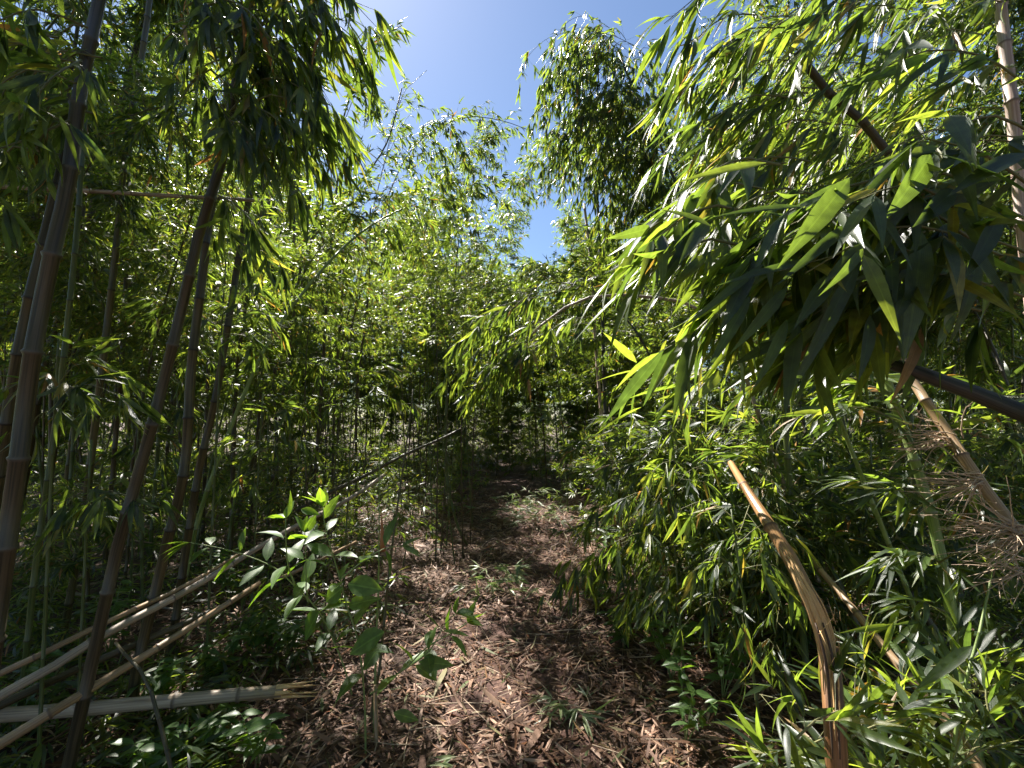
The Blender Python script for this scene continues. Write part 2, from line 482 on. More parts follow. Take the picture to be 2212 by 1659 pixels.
xs = [-400, -150, -60, -30] + [-20 + .8 * i for i in range(15)] + [-8 + .12 * i for i in range(134)] + [8.2 + .8 * i for i in range(16)] + [30, 60, 150, 400]
ys = [-400, -100, -30, -10, -5, -2, -.5] + [.3 + .12 * i for i in range(110)] + [13.7 + .8 * i for i in range(30)] + [40, 60, 100, 200, 400, 1500]
gv = [(x, y, gz(x, y)) for y in ys for x in xs]
nx = len(xs)
gf = [(j * nx + i, j * nx + i + 1, (j + 1) * nx + i + 1, (j + 1) * nx + i) for j in range(len(ys) - 1) for i in range(nx - 1)]
gm = bpy.data.meshes.new('ground'); gm.from_pydata(gv, [], gf); gm.materials.append(M_SOIL)
gm.polygons.foreach_set('use_smooth', np.ones(len(gm.polygons), bool))
tag(obj('ground', gm), kind='structure')

# path: the trodden strip, following the ground a few millimetres above it
pv, pf = [], []
rows = 150; colsn = 16
for j in range(rows):
    y = .3 + j * .1
    wl = .42 + .16 * mnoise.noise(Vector((y * 1.3, 5, 0))) + .05 * mnoise.noise(Vector((y * 6, 5, 0)))
    wr = .42 + .16 * mnoise.noise(Vector((y * 1.3, 15, 0))) + .05 * mnoise.noise(Vector((y * 6, 15, 0)))
    for i in range(colsn + 1):
        t = i / colsn
        x = path_x(y) - wl + (wl + wr) * t
        pv.append((x, y, gz(x, y) + .013))
for j in range(rows - 1):
    for i in range(colsn):
        o = j * (colsn + 1) + i
        pf.append((o, o + 1, o + colsn + 2, o + colsn + 1))
pm = bpy.data.meshes.new('path'); pm.from_pydata(pv, [], pf); pm.materials.append(M_PATH)
pm.polygons.foreach_set('use_smooth', np.ones(len(pm.polygons), bool))
tag(obj('path', pm), kind='structure')

# ------------------------------------------------------------------ leaf litter
def litter():
    rng = np.random.default_rng(4)
    A = []
    def sheet(n, y0, y1, w0, w1, Lm, pw=1.0):
        y = y0 + (y1 - y0) * rng.random(n) ** pw
        x = np.array([path_x(v) for v in y]) + (rng.random(n) * 2 - 1) * (w0 + (w1 - w0) * (y - y0) / (y1 - y0))
        # thinner on the trodden line of the path
        off = x - np.array([path_x(v) for v in y]) + .12 * np.sin(y * 2.1)
        keep = (np.abs(off) > .2) | (rng.random(n) < .75)
        # clumped
        cl = np.array([mnoise.noise(Vector((a * 2.2, b * 2.2, 7))) for a, b in zip(x, y)])
        keep &= rng.random(n) < (.85 + cl * .9)
        x, y = x[keep], y[keep]; m = len(x)
        th = rng.random(m) * 2 * np.pi
        L = Lm * (.25 + 1.15 * rng.random(m) ** 1.7)
        tilt = rng.normal(0, .16, m)
        D = np.stack([np.cos(th), np.sin(th), tilt], 1)
        N = np.stack([rng.normal(0, .33, m), rng.normal(0, .33, m), np.ones(m)], 1)
        z = np.array([gz(a, b) for a, b in zip(x, y)]) + .015 + .028 * rng.random(m) ** 2 + np.abs(tilt) * L * .35
        Pp = np.stack([x, y, z], 1)
        rn = rng.random(m) ** .9
        A.append(np.column_stack([Pp, D, N, L, L * (.085 + .075 * rng.random(m)), rn, rng.normal(.06, .22, m)]))
    sheet(64000, 1.0, 5.0, 2.6, 3.6, .10, 1.1)
    sheet(50000, 5.0, 10.0, 3.4, 5.5, .12)
    sheet(9000, 10.0, 20.0, 6, 9, .17)
    sheet(600, 1.0, 6.0, 2.2, 3.4, .21, 1.0)      # bigger pale culm sheaths lying in it
    return np.concatenate(A)
tag(obj('leaf_litter', leaf_mesh('leaf_litter', litter(), M_LITTER, 'mid')),
    'brown and tan dead bamboo leaves strewn thickly over the path and soil', 'leaf litter', kind='stuff')

TB = Tubes(); rg = random.Random(3)
for i in range(420):
    y = rg.uniform(1.2, 8); x = path_x(y) + rg.gauss(0, 1.3); a = rg.uniform(0, 6.28); L = rg.uniform(.08, .5)
    p = (x, y, gz(x, y) + rg.uniform(.015, .03)); x2 = x + math.cos(a) * L; y2 = y + math.sin(a) * L
    q = (x2, y2, gz(x2, y2) + rg.uniform(.015, .05)); m_ = add(lerp(p, q, .5), (rg.gauss(0, .012), rg.gauss(0, .012), .006))
    r0 = rg.uniform(.0012, .0038)
    TB.add([p, m_, q], [r0, r0 * .9, r0 * .6], 5)
tag(obj('twig_litter', TB.mesh('twig_litter', MC['dry_twig'])), 'thin dry twigs scattered among the dead leaves on the ground', 'twig litter', kind='stuff')

# ------------------------------------------------------------------ bamboo of the thicket: prototypes
def proto(H, r0, arch, leaf0, bl, nb, L, tw, seed, lod, cmat, leafm, drp=.9, down=.4):
    rng = random.Random(seed)
    pts = [(0, 0, -.05)]
    n = 8; th = rng.uniform(.02, .08)
    x = y = z = 0; wob = 0
    for i in range(1, n + 1):
        t = i / n
        th += arch * t * t * .42
        wob += rng.gauss(0, .04)
        x += math.sin(th) * H / n; z += math.cos(th) * H / n; y += wob * H / n * .35
        pts.append((x, y, z))
    TB = Tubes(); nodes = culm_tube(TB, pts, r0, r0 * .14, .30, 7, seed)
    LF = Leaves(); TW = Tubes()
    grow(LF, TW, nodes, leaf0, .97, L, rng, bl=bl, nb=nb, tw=tw, droop=drp, down=down, ang=.85)
    # top of the cane
    branch(LF, TW, pts[-1], nrm(sub(pts[-1], pts[-2])), .5, L, rng, tw=.06, droop=drp, down=down)
    zmax = max(a[2] for a in LF.a)
    return dict(H=zmax, culm=TB.mesh('culm', MC[cmat]), twig=TW.mesh('branches', MC['twig']), leaf=LF.mesh('foliage', leafm, lod), n=len(LF.a))

protos = {'tall': [], 'mid': [], 'young': [], 'far': []}
cm = ['olive', 'green', 'brown', 'green', 'purple', 'olive', 'brown', 'green']
for i in range(6):
    protos['tall'].append(proto(8.6 + .4 * (i % 3), .024, [.5, 1.0, 1.7, .8, 1.4, 2.0][i], [.30, .38, .28, .42, .33, .36][i], 1.12, 7, .113, .044, 100 + i, 'mid', cm[i], M_LEAF_FAR))
for i in range(5):
    protos['mid'].append(proto(5.0 + .5 * (i % 3), .016, [.6, 1.5, 1.0, 2.0, 1.3][i], [.38, .5, .42, .36, .46][i], .9, 7, .113, .044, 200 + i, 'mid', cm[(i + 1) % 8], M_LEAF_FAR))
for i in range(5):
    protos['young'].append(proto(1.5 + .35 * (i % 3), .006, [.8, 1.8, 1.2, .6, 1.5][i], .08, .5, 4, .135, .055, 300 + i, 'mid', 'green', M_LEAF, .7, .25))
for i in range(4):
    protos['far'].append(proto(9.5, .026, [.5, 1.2, .8, 1.7][i], [.04, .2, .04, .22][i], 1.3, 7, .20, .085, 400 + i, 'far', cm[i + 2], M_LEAF_FAR))

protos['pole'] = [proto(6.2, .013, [.3, .7, .1][i], [.62, .55, .7][i], .5, 2, .11, .07, 500 + i, 'mid', ['olive', 'brown', 'green'][i], M_LEAF_FAR) for i in range(3)]

# skyline of the photograph's canopy as pixel height at pixel column: nothing of the thicket rises past it
SKY_X = [-200, 560, 640, 700, 740, 800, 860, 950, 1050, 1110, 1145, 1165, 1185, 1215, 1260, 1340, 1400, 1460, 1560, 2600]
SKY_Y = [-350, -150, 100, 300, 340, 330, 270, 250, 265, 290, 380, 560, 580, 500, 420, 300, 200, 60, -500, -900]
def max_h(x, y):
    u, _ = px_of(x, y, 1.6)
    lim = 1e9
    dist = y
    for du in (-1.7, -.85, 0, .85, 1.7):
        py = np.interp(u + du * FPX / max(dist, 1), SKY_X, SKY_Y)
        v = (829.5 - py) / FPX
        h = 1.6 + dist * (SP + v * CP) / (CP - v * SP) if CP - v * SP > .05 else 99
        lim = min(lim, h)
    return lim

# targets that the sun reaches in the photograph: keep tall crowns off the line from them to the sun
SUNNY = [(.1, 3.1, .0, .35), (.25, 3.9, 0, .4), (-.75, 2.5, .7, .35), (.15, 6.6, 0, .4), (.9, 1.6, 1.2, .45), (1.25, 1.5, .9, .4), (-.9, 2.9, 0, .3)]
def shades(x, y, rad, H):
    for (a, b, c, r) in SUNNY:
        # closest approach of the vertical axis through x,y to the sun ray
        hx, hy = sd[0], sd[1]; hh = math.hypot(hx, hy)
        t = ((x - a) * hx + (y - b) * hy) / (hh * hh)
        if t < 0: continue
        dx, dy = a + hx * t - x, b + hy * t - y
        z = c + sd[2] * t
        if math.hypot(dx, dy) < r + rad and z < H: return True
    return False

def place(kind, x, y, rz, sclz, label, cat, group, pr=None, tilt=0, sclh=None):
    t = thing('bamboo', (x, y, gz(x, y) - .03))
    t.rotation_euler = (tilt * math.sin(rz * 3), tilt * math.cos(rz * 5), rz)
    t.scale = (sclz, sclz, sclz * (sclh or 1))
    for nm, k in (('culm', 'culm'), ('branches', 'twig'), ('foliage', 'leaf')):
        obj(nm, pr[k], t)
    tag(t, label, cat, group)
    return t

rng = random.Random(11)
spots = []
def ok(x, y, dmin):
    for a, b in spots:
        if (a - x) ** 2 + (b - y) ** 2 < dmin * dmin: return False
    return True
cnt = {}
def zone(x, y):
    side = 'pale' if x < path_x(y) else 'split'
    if y > 11: return ('leafy bamboo far down the path in the dense wall of the thicket', 'bamboos of the far thicket')
    if side == 'pale':
        if y > 6: return ('tall green bamboo in the thicket beyond the pale fallen canes', 'bamboos behind the pale fallen canes')
        return ('slender bamboo standing close behind the pale fallen canes', 'bamboos close behind the pale fallen canes')
    if y > 6: return ('tall green bamboo in the thicket behind the split orange cane', 'bamboos behind the split orange cane')
    return ('leafy bamboo close behind the split orange cane', 'bamboos close behind the split orange cane')

tries = 0
nb = 0
while nb < 152 and tries < 20000:
    tries += 1
    y = 3.2 + 15 * rng.random() ** 1.15
    x = rng.uniform(-1, 1) * (y * 1.15 + 1.2)
    if x > 1 and rng.random() < .3: continue
    pc = path_x(y)
    half = (1.4 if x < pc else 1.2) if y < 5 else (.72 if y < 9 else (.42 if y < 11 else -1))
    if abs(x - pc) < half: continue
    if not ok(x, y, .42 if y < 8 else .62): continue
    H = max_h(x, y)
    if y > 12:
        pr = rng.choice(protos['far']); s = min(H / pr['H'], rng.uniform(.7, 1.2))
    else:
        kind = 'tall' if (H > 6.5 and rng.random() < .62) else 'mid'
        pr = rng.choice(protos[kind]); s = min(H / pr['H'], rng.uniform(.85, 1.3))
    if s < .45: continue
    if y < 9 and shades(x, y, .55, pr['H'] * s) and rng.random() < .85: continue
    spots.append((x, y))
    lab, grp = zone(x, y)
    place('bamboo', x, y, rng.uniform(0, 6.28), s, lab, 'bamboo', grp, pr, .05)
    nb += 1

for i in range(13):
    y = rng.uniform(3.0, 5.2); x = rng.uniform(-3.9, -1.75) - .25 * (y - 3)
    pr = rng.choice(protos['tall'] + protos['mid'])
    spots.append((x, y))
    place('bamboo', x, y, rng.uniform(0, 6.28), min(max_h(x, y) / pr['H'], rng.uniform(.75, 1.05)), *[(zone(x, y)[0]), 'bamboo', zone(x, y)[1]], pr, .05)
for i in range(22):
    y = rng.uniform(4.6, 8.5); x = path_x(y) - rng.uniform(.75, 1.9)
    if not ok(x, y, .16): continue
    spots.append((x, y)); pr = rng.choice(protos['pole'])
    place('bamboo', x, y, rng.uniform(0, 6.28), min(max_h(x, y) / pr['H'], rng.uniform(.5, .9)), 'thin dark bare stemmed bamboo in the shade behind the pale fallen canes', 'bamboo', 'thin bare stems behind the pale canes', pr, .12)
np_ = 0
while np_ < 62:
    y = 3.4 + 10 * rng.random(); x = rng.uniform(-1, 1) * (y * 1.1 + .5)
    if x > 0 and rng.random() < .4: continue
    if abs(x - path_x(y)) < (1.15 if y < 6 else .75) or not ok(x, y, .22): continue
    H = max_h(x, y); pr = rng.choice(protos['pole']); k = min(H / pr['H'], rng.uniform(.6, 1.15))
    spots.append((x, y)); np_ += 1
    side_ = x < path_x(y)
    t = place('bamboo', x, y, rng.uniform(0, 6.28), k, 'thin dark bare stemmed bamboo in the shade ' + ('behind the pale fallen canes' if side_ else 'behind the split orange cane'), 'bamboo',
              'thin bare stems behind the pale canes' if side_ else 'thin bare stems behind the split cane', pr, .10)

# closing rows further back
for i in range(46):
    y = rng.uniform(15, 21); x = -24 + 48 * (i + rng.random()) / 46
    if False: pass
    H = max_h(x, y); pr = rng.choice(protos['far'])
    s = min(H / pr['H'], rng.uniform(.6, 1.5))
    place('bamboo', x, y, rng.uniform(0, 6.28), s, 'leafy bamboo far down the path in the dense wall of the thicket', 'bamboo', 'bamboos of the far thicket', pr, .04)
print('thicket', nb, tries, sum(p['n'] for k in protos.values() for p in k))

for i in range(24):
    y = rng.uniform(11.8, 15.5); x = -4 + 8 * (i + rng.random()) / 24
    H = max_h(x, y); pr = rng.choice(protos['far'])
    place('bamboo', x, y, rng.uniform(0, 6.28), min(H / pr['H'], rng.uniform(.3, .8)), 'leafy bamboo far down the path in the dense wall of the thicket', 'bamboo', 'bamboos of the far thicket', pr, .04)

# low leaves between the stems on both sides of the path
def undergrowth(n=21000):
    r_ = np.random.default_rng(19)
    y = 1.9 + 14.5 * r_.random(n); x = r_.uniform(-1, 1, n) * (y * 1.15)
    pc = np.array([path_x(v) for v in y])
    k = (np.abs(x - pc) > np.where(x < pc, 1.25, 1.0) + .3 * np.sin(y * 3.1)) & (r_.random(n) < .55 + np.array([mnoise.noise(Vector((a, b, 1))) for a, b in zip(x, y)]))
    x, y = x[k], y[k]; n = len(x)
    z = np.array([gz(a, b) for a, b in zip(x, y)]) + .05 + np.where(y < 2.9, .12, np.where(y < 4.5, .3, .6)) * r_.random(n) ** 1.6
    c = np.repeat(np.stack([x, y, z], 1), 6, 0); m = len(c)
    a = r_.random(m) * 6.283
    D = np.stack([np.cos(a), np.sin(a), r_.normal(-.15, .3, m)], 1); N = r_.normal(0, .35, (m, 3)) + [0, 0, 1.0]
    L = .14 * (.5 + .7 * r_.random(m))
    return leaf_mesh('undergrowth', np.column_stack([c + D * .02, D, N, L, L * .13, r_.random(m) * .97, r_.normal(.25, .12, m)]), M_LEAF_FAR, 'mid')
tag(obj('undergrowth', undergrowth()), 'low dark leaves covering the ground between the bamboo stems', 'undergrowth', kind='stuff')

# the wood beyond, where single plants can no longer be told apart
def far_wood(n=300000):
    r_ = np.random.default_rng(9)
    m = n // 6
    a = r_.uniform(R(-35), R(215), m)
    rad = 16.5 + 9 * r_.random(m)
    x = np.cos(a) * rad; y = np.sin(a) * rad
    cap = np.array([min(9.0, max_h(u, v)) if v > 3 else 8.0 for u, v in zip(x, y)])
    lump = np.array([mnoise.noise(Vector((u * .55, v * .55, 2))) for u, v in zip(x, y)])
    cap = cap * (.80 + .35 * np.clip(lump, -.5, .5))
    z = np.where(r_.random(m) < .55, r_.random(m) * np.minimum(3.6, cap), r_.random(m) ** .8 * cap)
    c = np.stack([x, y, z], 1)
    d0 = r_.normal(0, 1, (m, 3)); d0[:, 2] = -abs(d0[:, 2]) * .7
    c = np.repeat(c, 6, 0); d0 = np.repeat(d0, 6, 0)
    k = len(c)
    D = d0 + r_.normal(0, .55, (k, 3)); N = r_.normal(0, .6, (k, 3)) + [0, 0, 1.0]
    L = .26 * (.6 + .6 * r_.random(k))
    A = np.column_stack([c + r_.normal(0, .07, (k, 3)), D, N, L, L * .13, r_.random(k) * .93, r_.normal(.2, .1, k)])
    return leaf_mesh('thicket', A, M_LEAF_FAR, 'far')
tag(obj('thicket', far_wood()), 'far wall of bamboo leaves closing the end of the path, too dense to count', 'thicket', kind='stuff')

# unseen bamboo added beside and behind the walker to block sky light
for i in range(26):
    a = R(-200 + 220 * (i + rng.random()) / 26)
    rr_ = rng.uniform(2.6, 6.0)
    x, y = math.cos(a) * rr_ * 1.2, math.sin(a) * rr_ + .6
    if y > 2.2 or (abs(x) < 2.4 and y > -1.5): continue
    pr = rng.choice(protos['tall'] + protos['mid'])
    place('bamboo', x, y, rng.uniform(0, 6.28), rng.uniform(.8, 1.05), 'unseen leafy bamboo added beside the walker to block sky light', 'bamboo', 'bamboos added out of view beside the walker', pr, .05)

# young bamboo shoots of the understorey
yb = 0; tries = 0
while yb < 140 and tries < 9000:
    tries += 1
    y = 2.4 + 8.5 * rng.random() ** 1.1
    x = rng.uniform(-1, 1) * (y * 1.1 + .3)
    pc = path_x(y)
    if abs(x - pc) < ((1.5 if y < 4 else 1.15 if y < 5 else .7) if x < pc else (.85 if y < 4.5 else .62)): continue
    if y < 3.7 and -2.7 < x < -.5: continue
    if x < pc - 1 and y > 4.5 and rng.random() < .2: continue
    if not ok(x, y, .24): continue
    spots.append((x, y))
    pr = rng.choice(protos['young'])
    side = x < pc
    lab = ('knee high young bamboo with drooping dark leaves under the canes beside the fallen ones' if side else
           'low young bamboo with drooping leaves along the edge of the path by the split cane')
    t = place('young', x, y, rng.uniform(0, 6.28), rng.uniform(.7, 1.15) * (.8 if side else 1), lab, 'young bamboo',
              'young bamboos among the fallen canes' if side else 'young bamboos by the split cane', pr, .1)
    t.name = 'young_bamboo'
    yb += 1

# ------------------------------------------------------------------ individual canes read from the photograph
def ground_pt(p, q):
    """carry the line p->q on down to the soil"""
    d = sub(q, p)
    t = (q[2] + .1) / max(-d[2], .05)
    return add(q, d, min(t, 3.0))

def hero(name, label, pix, r0, r1, mat, cat='bamboo', rooted=True, inode=.3, sides=14, group=None, leaf=None, extra=None, seed=1):
    """pix: [(x, y, distance)] from the low end to the high end"""
    pts = [P(*p) for p in pix]
    if rooted: pts = [ground_pt(pts[1], pts[0])] + pts
    root = thing(name, (pts[0][0], pts[0][1], pts[0][2]))
    TB = Tubes(); o = pts[0]
    loc = [sub(p, o) for p in pts]
    nodes = culm_tube(TB, loc, r0, r1, inode, sides, seed)
    obj('culm', TB.mesh('culm', MC[mat]), root)
    tag(root, label, cat, group)
    if extra:
        LF, TW = Leaves(), Tubes()
        rg = random.Random(seed * 7 + 1)
        extra(LF, TW, nodes, rg, o)
        if LF.a:
            # keep leaves off the lens
            LF.a = [a for a in LF.a if (a[0] + o[0]) ** 2 + (a[1] + o[1]) ** 2 + (a[2] + o[2] - 1.6) ** 2 > .5 ** 2]
            obj('foliage', LF.mesh('foliage', M_LEAF, 'near'), root)
        if TW.v: obj('branches', TW.mesh('branches', MC['twig']), root)
    return root

def sprays(LF, TW, o, lst, rng, L, tw=.06, twl=.12, ncl=(4, 7), spread=.5, down=.3, W=.14, flow=None, fk=.6, rad=.004):
    """leafy branches along pixel paths: each item is a list of (x, y, d)"""
    for pix in lst:
        pts = curve([sub(P(*p), o) for p in pix], .07)
        n = len(pts)
        TW.add(pts, [rad * (1 - .7 * i / n) for i in range(n)], 5, cap=False)
        tot = 0; nxt = .03; k = 0
        for i in range(n - 1):
            sl = ln(sub(pts[i + 1], pts[i])); dd = nrm(sub(pts[i + 1], pts[i]))
            while tot + sl > nxt:
                q = lerp(pts[i], pts[i + 1], (nxt - tot) / sl)
                side = nrm(add(cross(dd, (0, 0, 1)), jit(rng, .3)))
                td = nrm(add(add(mul(dd, .7), side, .7 if k % 2 else -.7), jit(rng, .3)))
                if flow: td = nrm(add(td, flow, fk))
                e = add(q, td, twl * rng.uniform(.3, 1.4))
                TW.add([q, e], [rad * .4, rad * .2], 3, cap=False)
                cluster(LF, e, add(td, (0, 0, -1), down * .6), rng.randint(*ncl), L, rng, spread, down, W)
                k += 1; nxt += tw * rng.uniform(.6, 1.4)
            tot += sl

def sway(x, y, z=0):
    """direction on the screen (x right, y down) with z towards the camera, as a world vector"""
    return nrm((x, -z, -y))

# --- left stand
def ex_left_big(LF, TW, nodes, rg, o):
    sprays(LF, TW, o, [[(190, 60, 1.5), (80, 20, 1.4), (-40, 60, 1.3)], [(175, 130, 1.5), (110, 170, 1.35), (40, 260, 1.25)],
                       [(165, 180, 1.5), (60, 150, 1.5), (-60, 230, 1.5)], [(215, 0, 1.6), (140, -60, 1.5), (20, -40, 1.5)],
                       [(150, 260, 1.5), (60, 300, 1.4), (-30, 330, 1.3)]]
           + [[(x_, y_, d_), (x_ - 55, y_ - 10, d_), (x_ - 110, y_ + 35, d_), (x_ - 140, y_ + 90, d_)] for x_, y_, d_ in
              [(rg.uniform(60, 220), rg.uniform(60, 330), rg.uniform(1.4, 1.9)) for q_ in range(14)]], rg, .16, .06, .12, down=.5)
hero('bamboo', 'thickest purple brown bamboo leaning across the corner of the picture, bare at the bottom',
     [(14, 1180, 1.36), (45, 960, 1.38), (66, 790, 1.4), (110, 560, 1.42), (147, 400, 1.46), (172, 203, 1.55), (214, 0, 1.65), (260, -250, 1.8), (300, -500, 2.0)],
     .0245, .0165, 'purple', inode=.33, extra=ex_left_big, seed=2)
hero('bamboo', 'brown bamboo half hidden behind the thickest purple brown one',
     [(-30, 1200, 1.9), (20, 880, 1.85), (52, 700, 1.85), (95, 520, 1.9), (150, 300, 2.0), (205, 60, 2.15), (255, -160, 2.3)], .0225, .017, 'brown', seed=3)
hero('bamboo', 'thin dark green bamboo just beside the thickest purple brown one',
     [(60, 1380, 2.1), (78, 1212, 2.1), (104, 1030, 2.1), (130, 838, 2.1), (150, 660, 2.12), (166, 500, 2.15), (180, 300, 2.25), (200, 60, 2.4)], .0125, .010, 'green', seed=4)
hero('bamboo', 'dark olive bamboo rising between the thin green one and the ridged brown one',
     [(150, 1300, 2.9), (182, 1108, 2.85), (210, 880, 2.8), (243, 608, 2.8), (259, 456, 2.85), (274, 304, 2.9), (307, 117, 3.0), (330, -60, 3.1), (350, -300, 3.2)], .021, .015, 'olive', seed=5)
hero('bamboo', 'grey brown bamboo leaning across behind the dark olive one',
     [(60, 1000, 3.8), (100, 780, 3.7), (188, 497, 3.6), (213, 395, 3.6), (276, 177, 3.7), (320, 0, 3.8), (360, -200, 4.0)], .026, .019, 'brown', seed=6)

def ex_left_mass(LF, TW, nodes, rg, o):
    fl = sway(.5, .85)
    more = []
    for k in range(26):
        x0 = rg.uniform(340, 570); y0 = rg.uniform(-60, 300); d = rg.uniform(1.7, 2.3); w_ = rg.uniform(.4, 1.15)
        more.append([(x0, y0, d), (x0 + 70 * w_, y0 - 30, d - .05), (x0 + 140 * w_, y0 - 5, d - .1), (x0 + 200 * w_, y0 + 55, d - .15)])
    sprays(LF, TW, o, [
        [(500, 200, 1.9), (560, 60, 1.8), (640, -20, 1.7), (720, 10, 1.65)],
        [(510, 150, 1.9), (600, 90, 1.75), (660, 130, 1.7), (700, 220, 1.65)],
        [(497, 240, 1.9), (570, 170, 1.8), (650, 190, 1.7), (720, 260, 1.65)],
        [(520, 90, 1.9), (450, 30, 1.8), (400, 60, 1.75), (370, 120, 1.7)],
        [(490, 260, 1.9), (540, 230, 1.7), (600, 260, 1.6), (640, 330, 1.6)],
        [(525, 60, 1.9), (570, -60, 1.85), (650, -110, 1.8), (730, -60, 1.7)],
        [(500, 200, 1.9), (455, 150, 1.7), (420, 170, 1.65), (380, 240, 1.65)],
        [(530, 40, 1.9), (500, -60, 1.8), (430, -60, 1.8)],
        [(487, 300, 1.9), (530, 290, 1.75), (580, 320, 1.7), (610, 390, 1.7)],
        [(540, 0, 1.95), (620, 20, 1.9), (690, 60, 1.8), (740, 110, 1.8)],
        [(470, 420, 1.95), (520, 450, 1.8), (570, 520, 1.75)],
        [(440, 480, 1.95), (500, 500, 2.1), (560, 560, 2.1)],
    ][:-2] + [[(470, 420, 1.95), (520, 450, 1.8), (570, 520, 1.75)], [(440, 480, 1.95), (500, 500, 2.1), (560, 560, 2.1)]] + more, rg, .18, .05, .13, (4, 7), .3, .5, flow=fl, fk=.8, W=.115)
_old_mass = ex_left_mass
def ex_left_mass(LF, TW, nodes, rg, o):
    _old_mass(LF, TW, nodes, rg, o)
    up = []
    for k in range(24):      # unseen crown above the frame, added to shade the leaves below
        x0 = rg.uniform(330, 640); y0 = rg.uniform(-520, -80); d = rg.uniform(1.9, 2.6); w_ = rg.choice((-1, 1)) * rg.uniform(.5, 1.1)
        up.append([(x0, y0, d), (x0 + 80 * w_, y0 - 20, d), (x0 + 150 * w_, y0 + 10, d), (x0 + 200 * w_, y0 + 60, d)])
    sprays(LF, TW, o, up, rg, .18, .055, .13, (4, 7), .4, .5, W=.12)
hero('bamboo', 'ridged brown bamboo slanting up into the big mass of dark drooping leaves',
     [(170, 1560, 1.85), (192, 1462, 1.86), (218, 1342, 1.88), (260, 1160, 1.9), (312, 978, 1.92), (354, 822, 1.94), (400, 634, 1.95), (436, 482, 1.95), (477, 355, 1.95), (510, 180, 1.95), (545, -20, 2.0), (580, -250, 2.1)],
     .0235, .017, 'purple', inode=.42, extra=ex_left_mass, seed=7)
hero('bamboo', 'upright brown bamboo just behind the ridged one',
     [(281, 1659, 2.2), (291, 1472, 2.25), (333, 1290, 2.3), (364, 1160, 2.3), (400, 1004, 2.3), (413, 796, 2.35), (436, 608, 2.4), (451, 482, 2.45), (480, 300, 2.6), (500, 100, 2.8)],
     .0255, .018, 'brown', inode=.36, seed=8)
hero('bamboo', 'third brown bamboo of the close trio with the ridged one, thinner and leaning',
     [(385, 1300, 2.8), (406, 1160, 2.8), (432, 1004, 2.8), (463, 874, 2.8), (487, 735, 2.85), (515, 560, 2.95), (545, 380, 3.1), (570, 200, 3.3)], .024, .017, 'brown', seed=9)
hero('bamboo', 'slender pale green cane arching diagonally up towards the sky gap',
     [(400, 1250, 3.3), (426, 1129, 3.3), (468, 1004, 3.3), (532, 841, 3.4), (583, 735, 3.5), (660, 625, 3.7), (750, 527, 4.0), (830, 470, 4.4), (900, 440, 5.0)],
     .0175, .008, 'fresh', inode=.35, seed=10,
     extra=lambda LF, TW, nodes, rg, o: grow(LF, TW, nodes, .72, .99, .15, rg, bl=.6, nb=3, tw=.08, droop=.9, down=.5))
hero('bamboo', 'slender grey cane crossing in front of the sky gap, bare below its tip',
     [(560, 700, 6.2), (640, 560, 6.2), (735, 445, 6.3), (830, 320, 6.4), (868, 190, 6.5)],
     .022, .009, 'olive', rooted=True, seed=12,
     extra=lambda LF, TW, nodes, rg, o: grow(LF, TW, nodes, .82, .98, .13, rg, bl=.35, nb=2, tw=.09, droop=.9, down=.5))

# leafy plume against the sky
def ex_plume(LF, TW, nodes, rg, o):
    sprays(LF, TW, o, [[(745, 260, 5.0), (775, 180, 5.0), (800, 90, 5.0), (868, 60, 5.0)], [(765, 200, 5.0), (785, 110, 5.1), (850, 65, 5.0)],
                       [(770, 160, 5.0), (800, 170, 4.9), (815, 230, 4.9)], [(760, 180, 5.0), (790, 150, 5.1), (812, 250, 5.0)],
                       [(758, 210, 5.0), (785, 200, 4.9), (800, 260, 4.9)], [(760, 180, 4.9), (800, 130, 4.9), (830, 100, 4.9)]],
           rg, .17, .05, .07, (4, 7), .5, .7)
hero('bamboo', 'plume of bamboo leaves bowing alone against the blue sky',
     [(600, 800, 5.0), (650, 620, 5.0), (690, 440, 5.0), (720, 330, 5.0), (755, 210, 5.0), (780, 120, 5.0), (830, 75, 5.0), (868, 55, 5.0)],
     .022, .005, 'olive', seed=13, extra=ex_plume)
def ex_arch(LF, TW, nodes, rg, o):
    L = [[(840, 330, 7), (870, 270, 7), (900, 235, 7), (950, 240, 7)], [(930, 330, 7), (960, 280, 7), (1010, 245, 7), (1060, 250, 7), (1110, 275, 7), (1140, 275, 7)],
         [(900, 300, 7), (960, 255, 7), (1010, 240, 7), (1055, 220, 7)], [(1000, 260, 7), (1060, 265, 7), (1085, 310, 7), (1090, 350, 7)],
         [(1000, 330, 7), (1030, 320, 7), (1060, 335, 7)], [(960, 420, 7), (1010, 400, 7), (1060, 410, 7), (1110, 450, 7)],
         [(1000, 430, 7), (1060, 400, 7), (1100, 385, 7), (1120, 430, 7)], [(860, 300, 7), (920, 290, 7), (960, 340, 7), (970, 400, 7)],
         [(1085, 500, 7), (1110, 450, 7), (1130, 420, 7)], [(1040, 385, 7), (1070, 378, 7)]]
    for k in range(22):
        x0 = rg.uniform(800, 950); y0 = rg.uniform(270, 480)
        L.append([(x0, y0, 6.8), (x0 + 45, y0 - 15, 6.8), (x0 + 85, y0 + 25, 6.8), (x0 + 95, y0 + 70, 6.8)])
    sprays(LF, TW, o, L, rg, .17, .07, .12, (4, 6), .6, .6, rad=.003)
hero('bamboo', 'leafy crown arching over below the thin whip, edging the sky gap',
     [(760, 700, 7), (800, 560, 7), (840, 420, 7), (900, 310, 7), (1000, 255, 7), (1080, 260, 7), (1140, 280, 7)], .02, .004, 'olive', seed=16, extra=ex_arch)
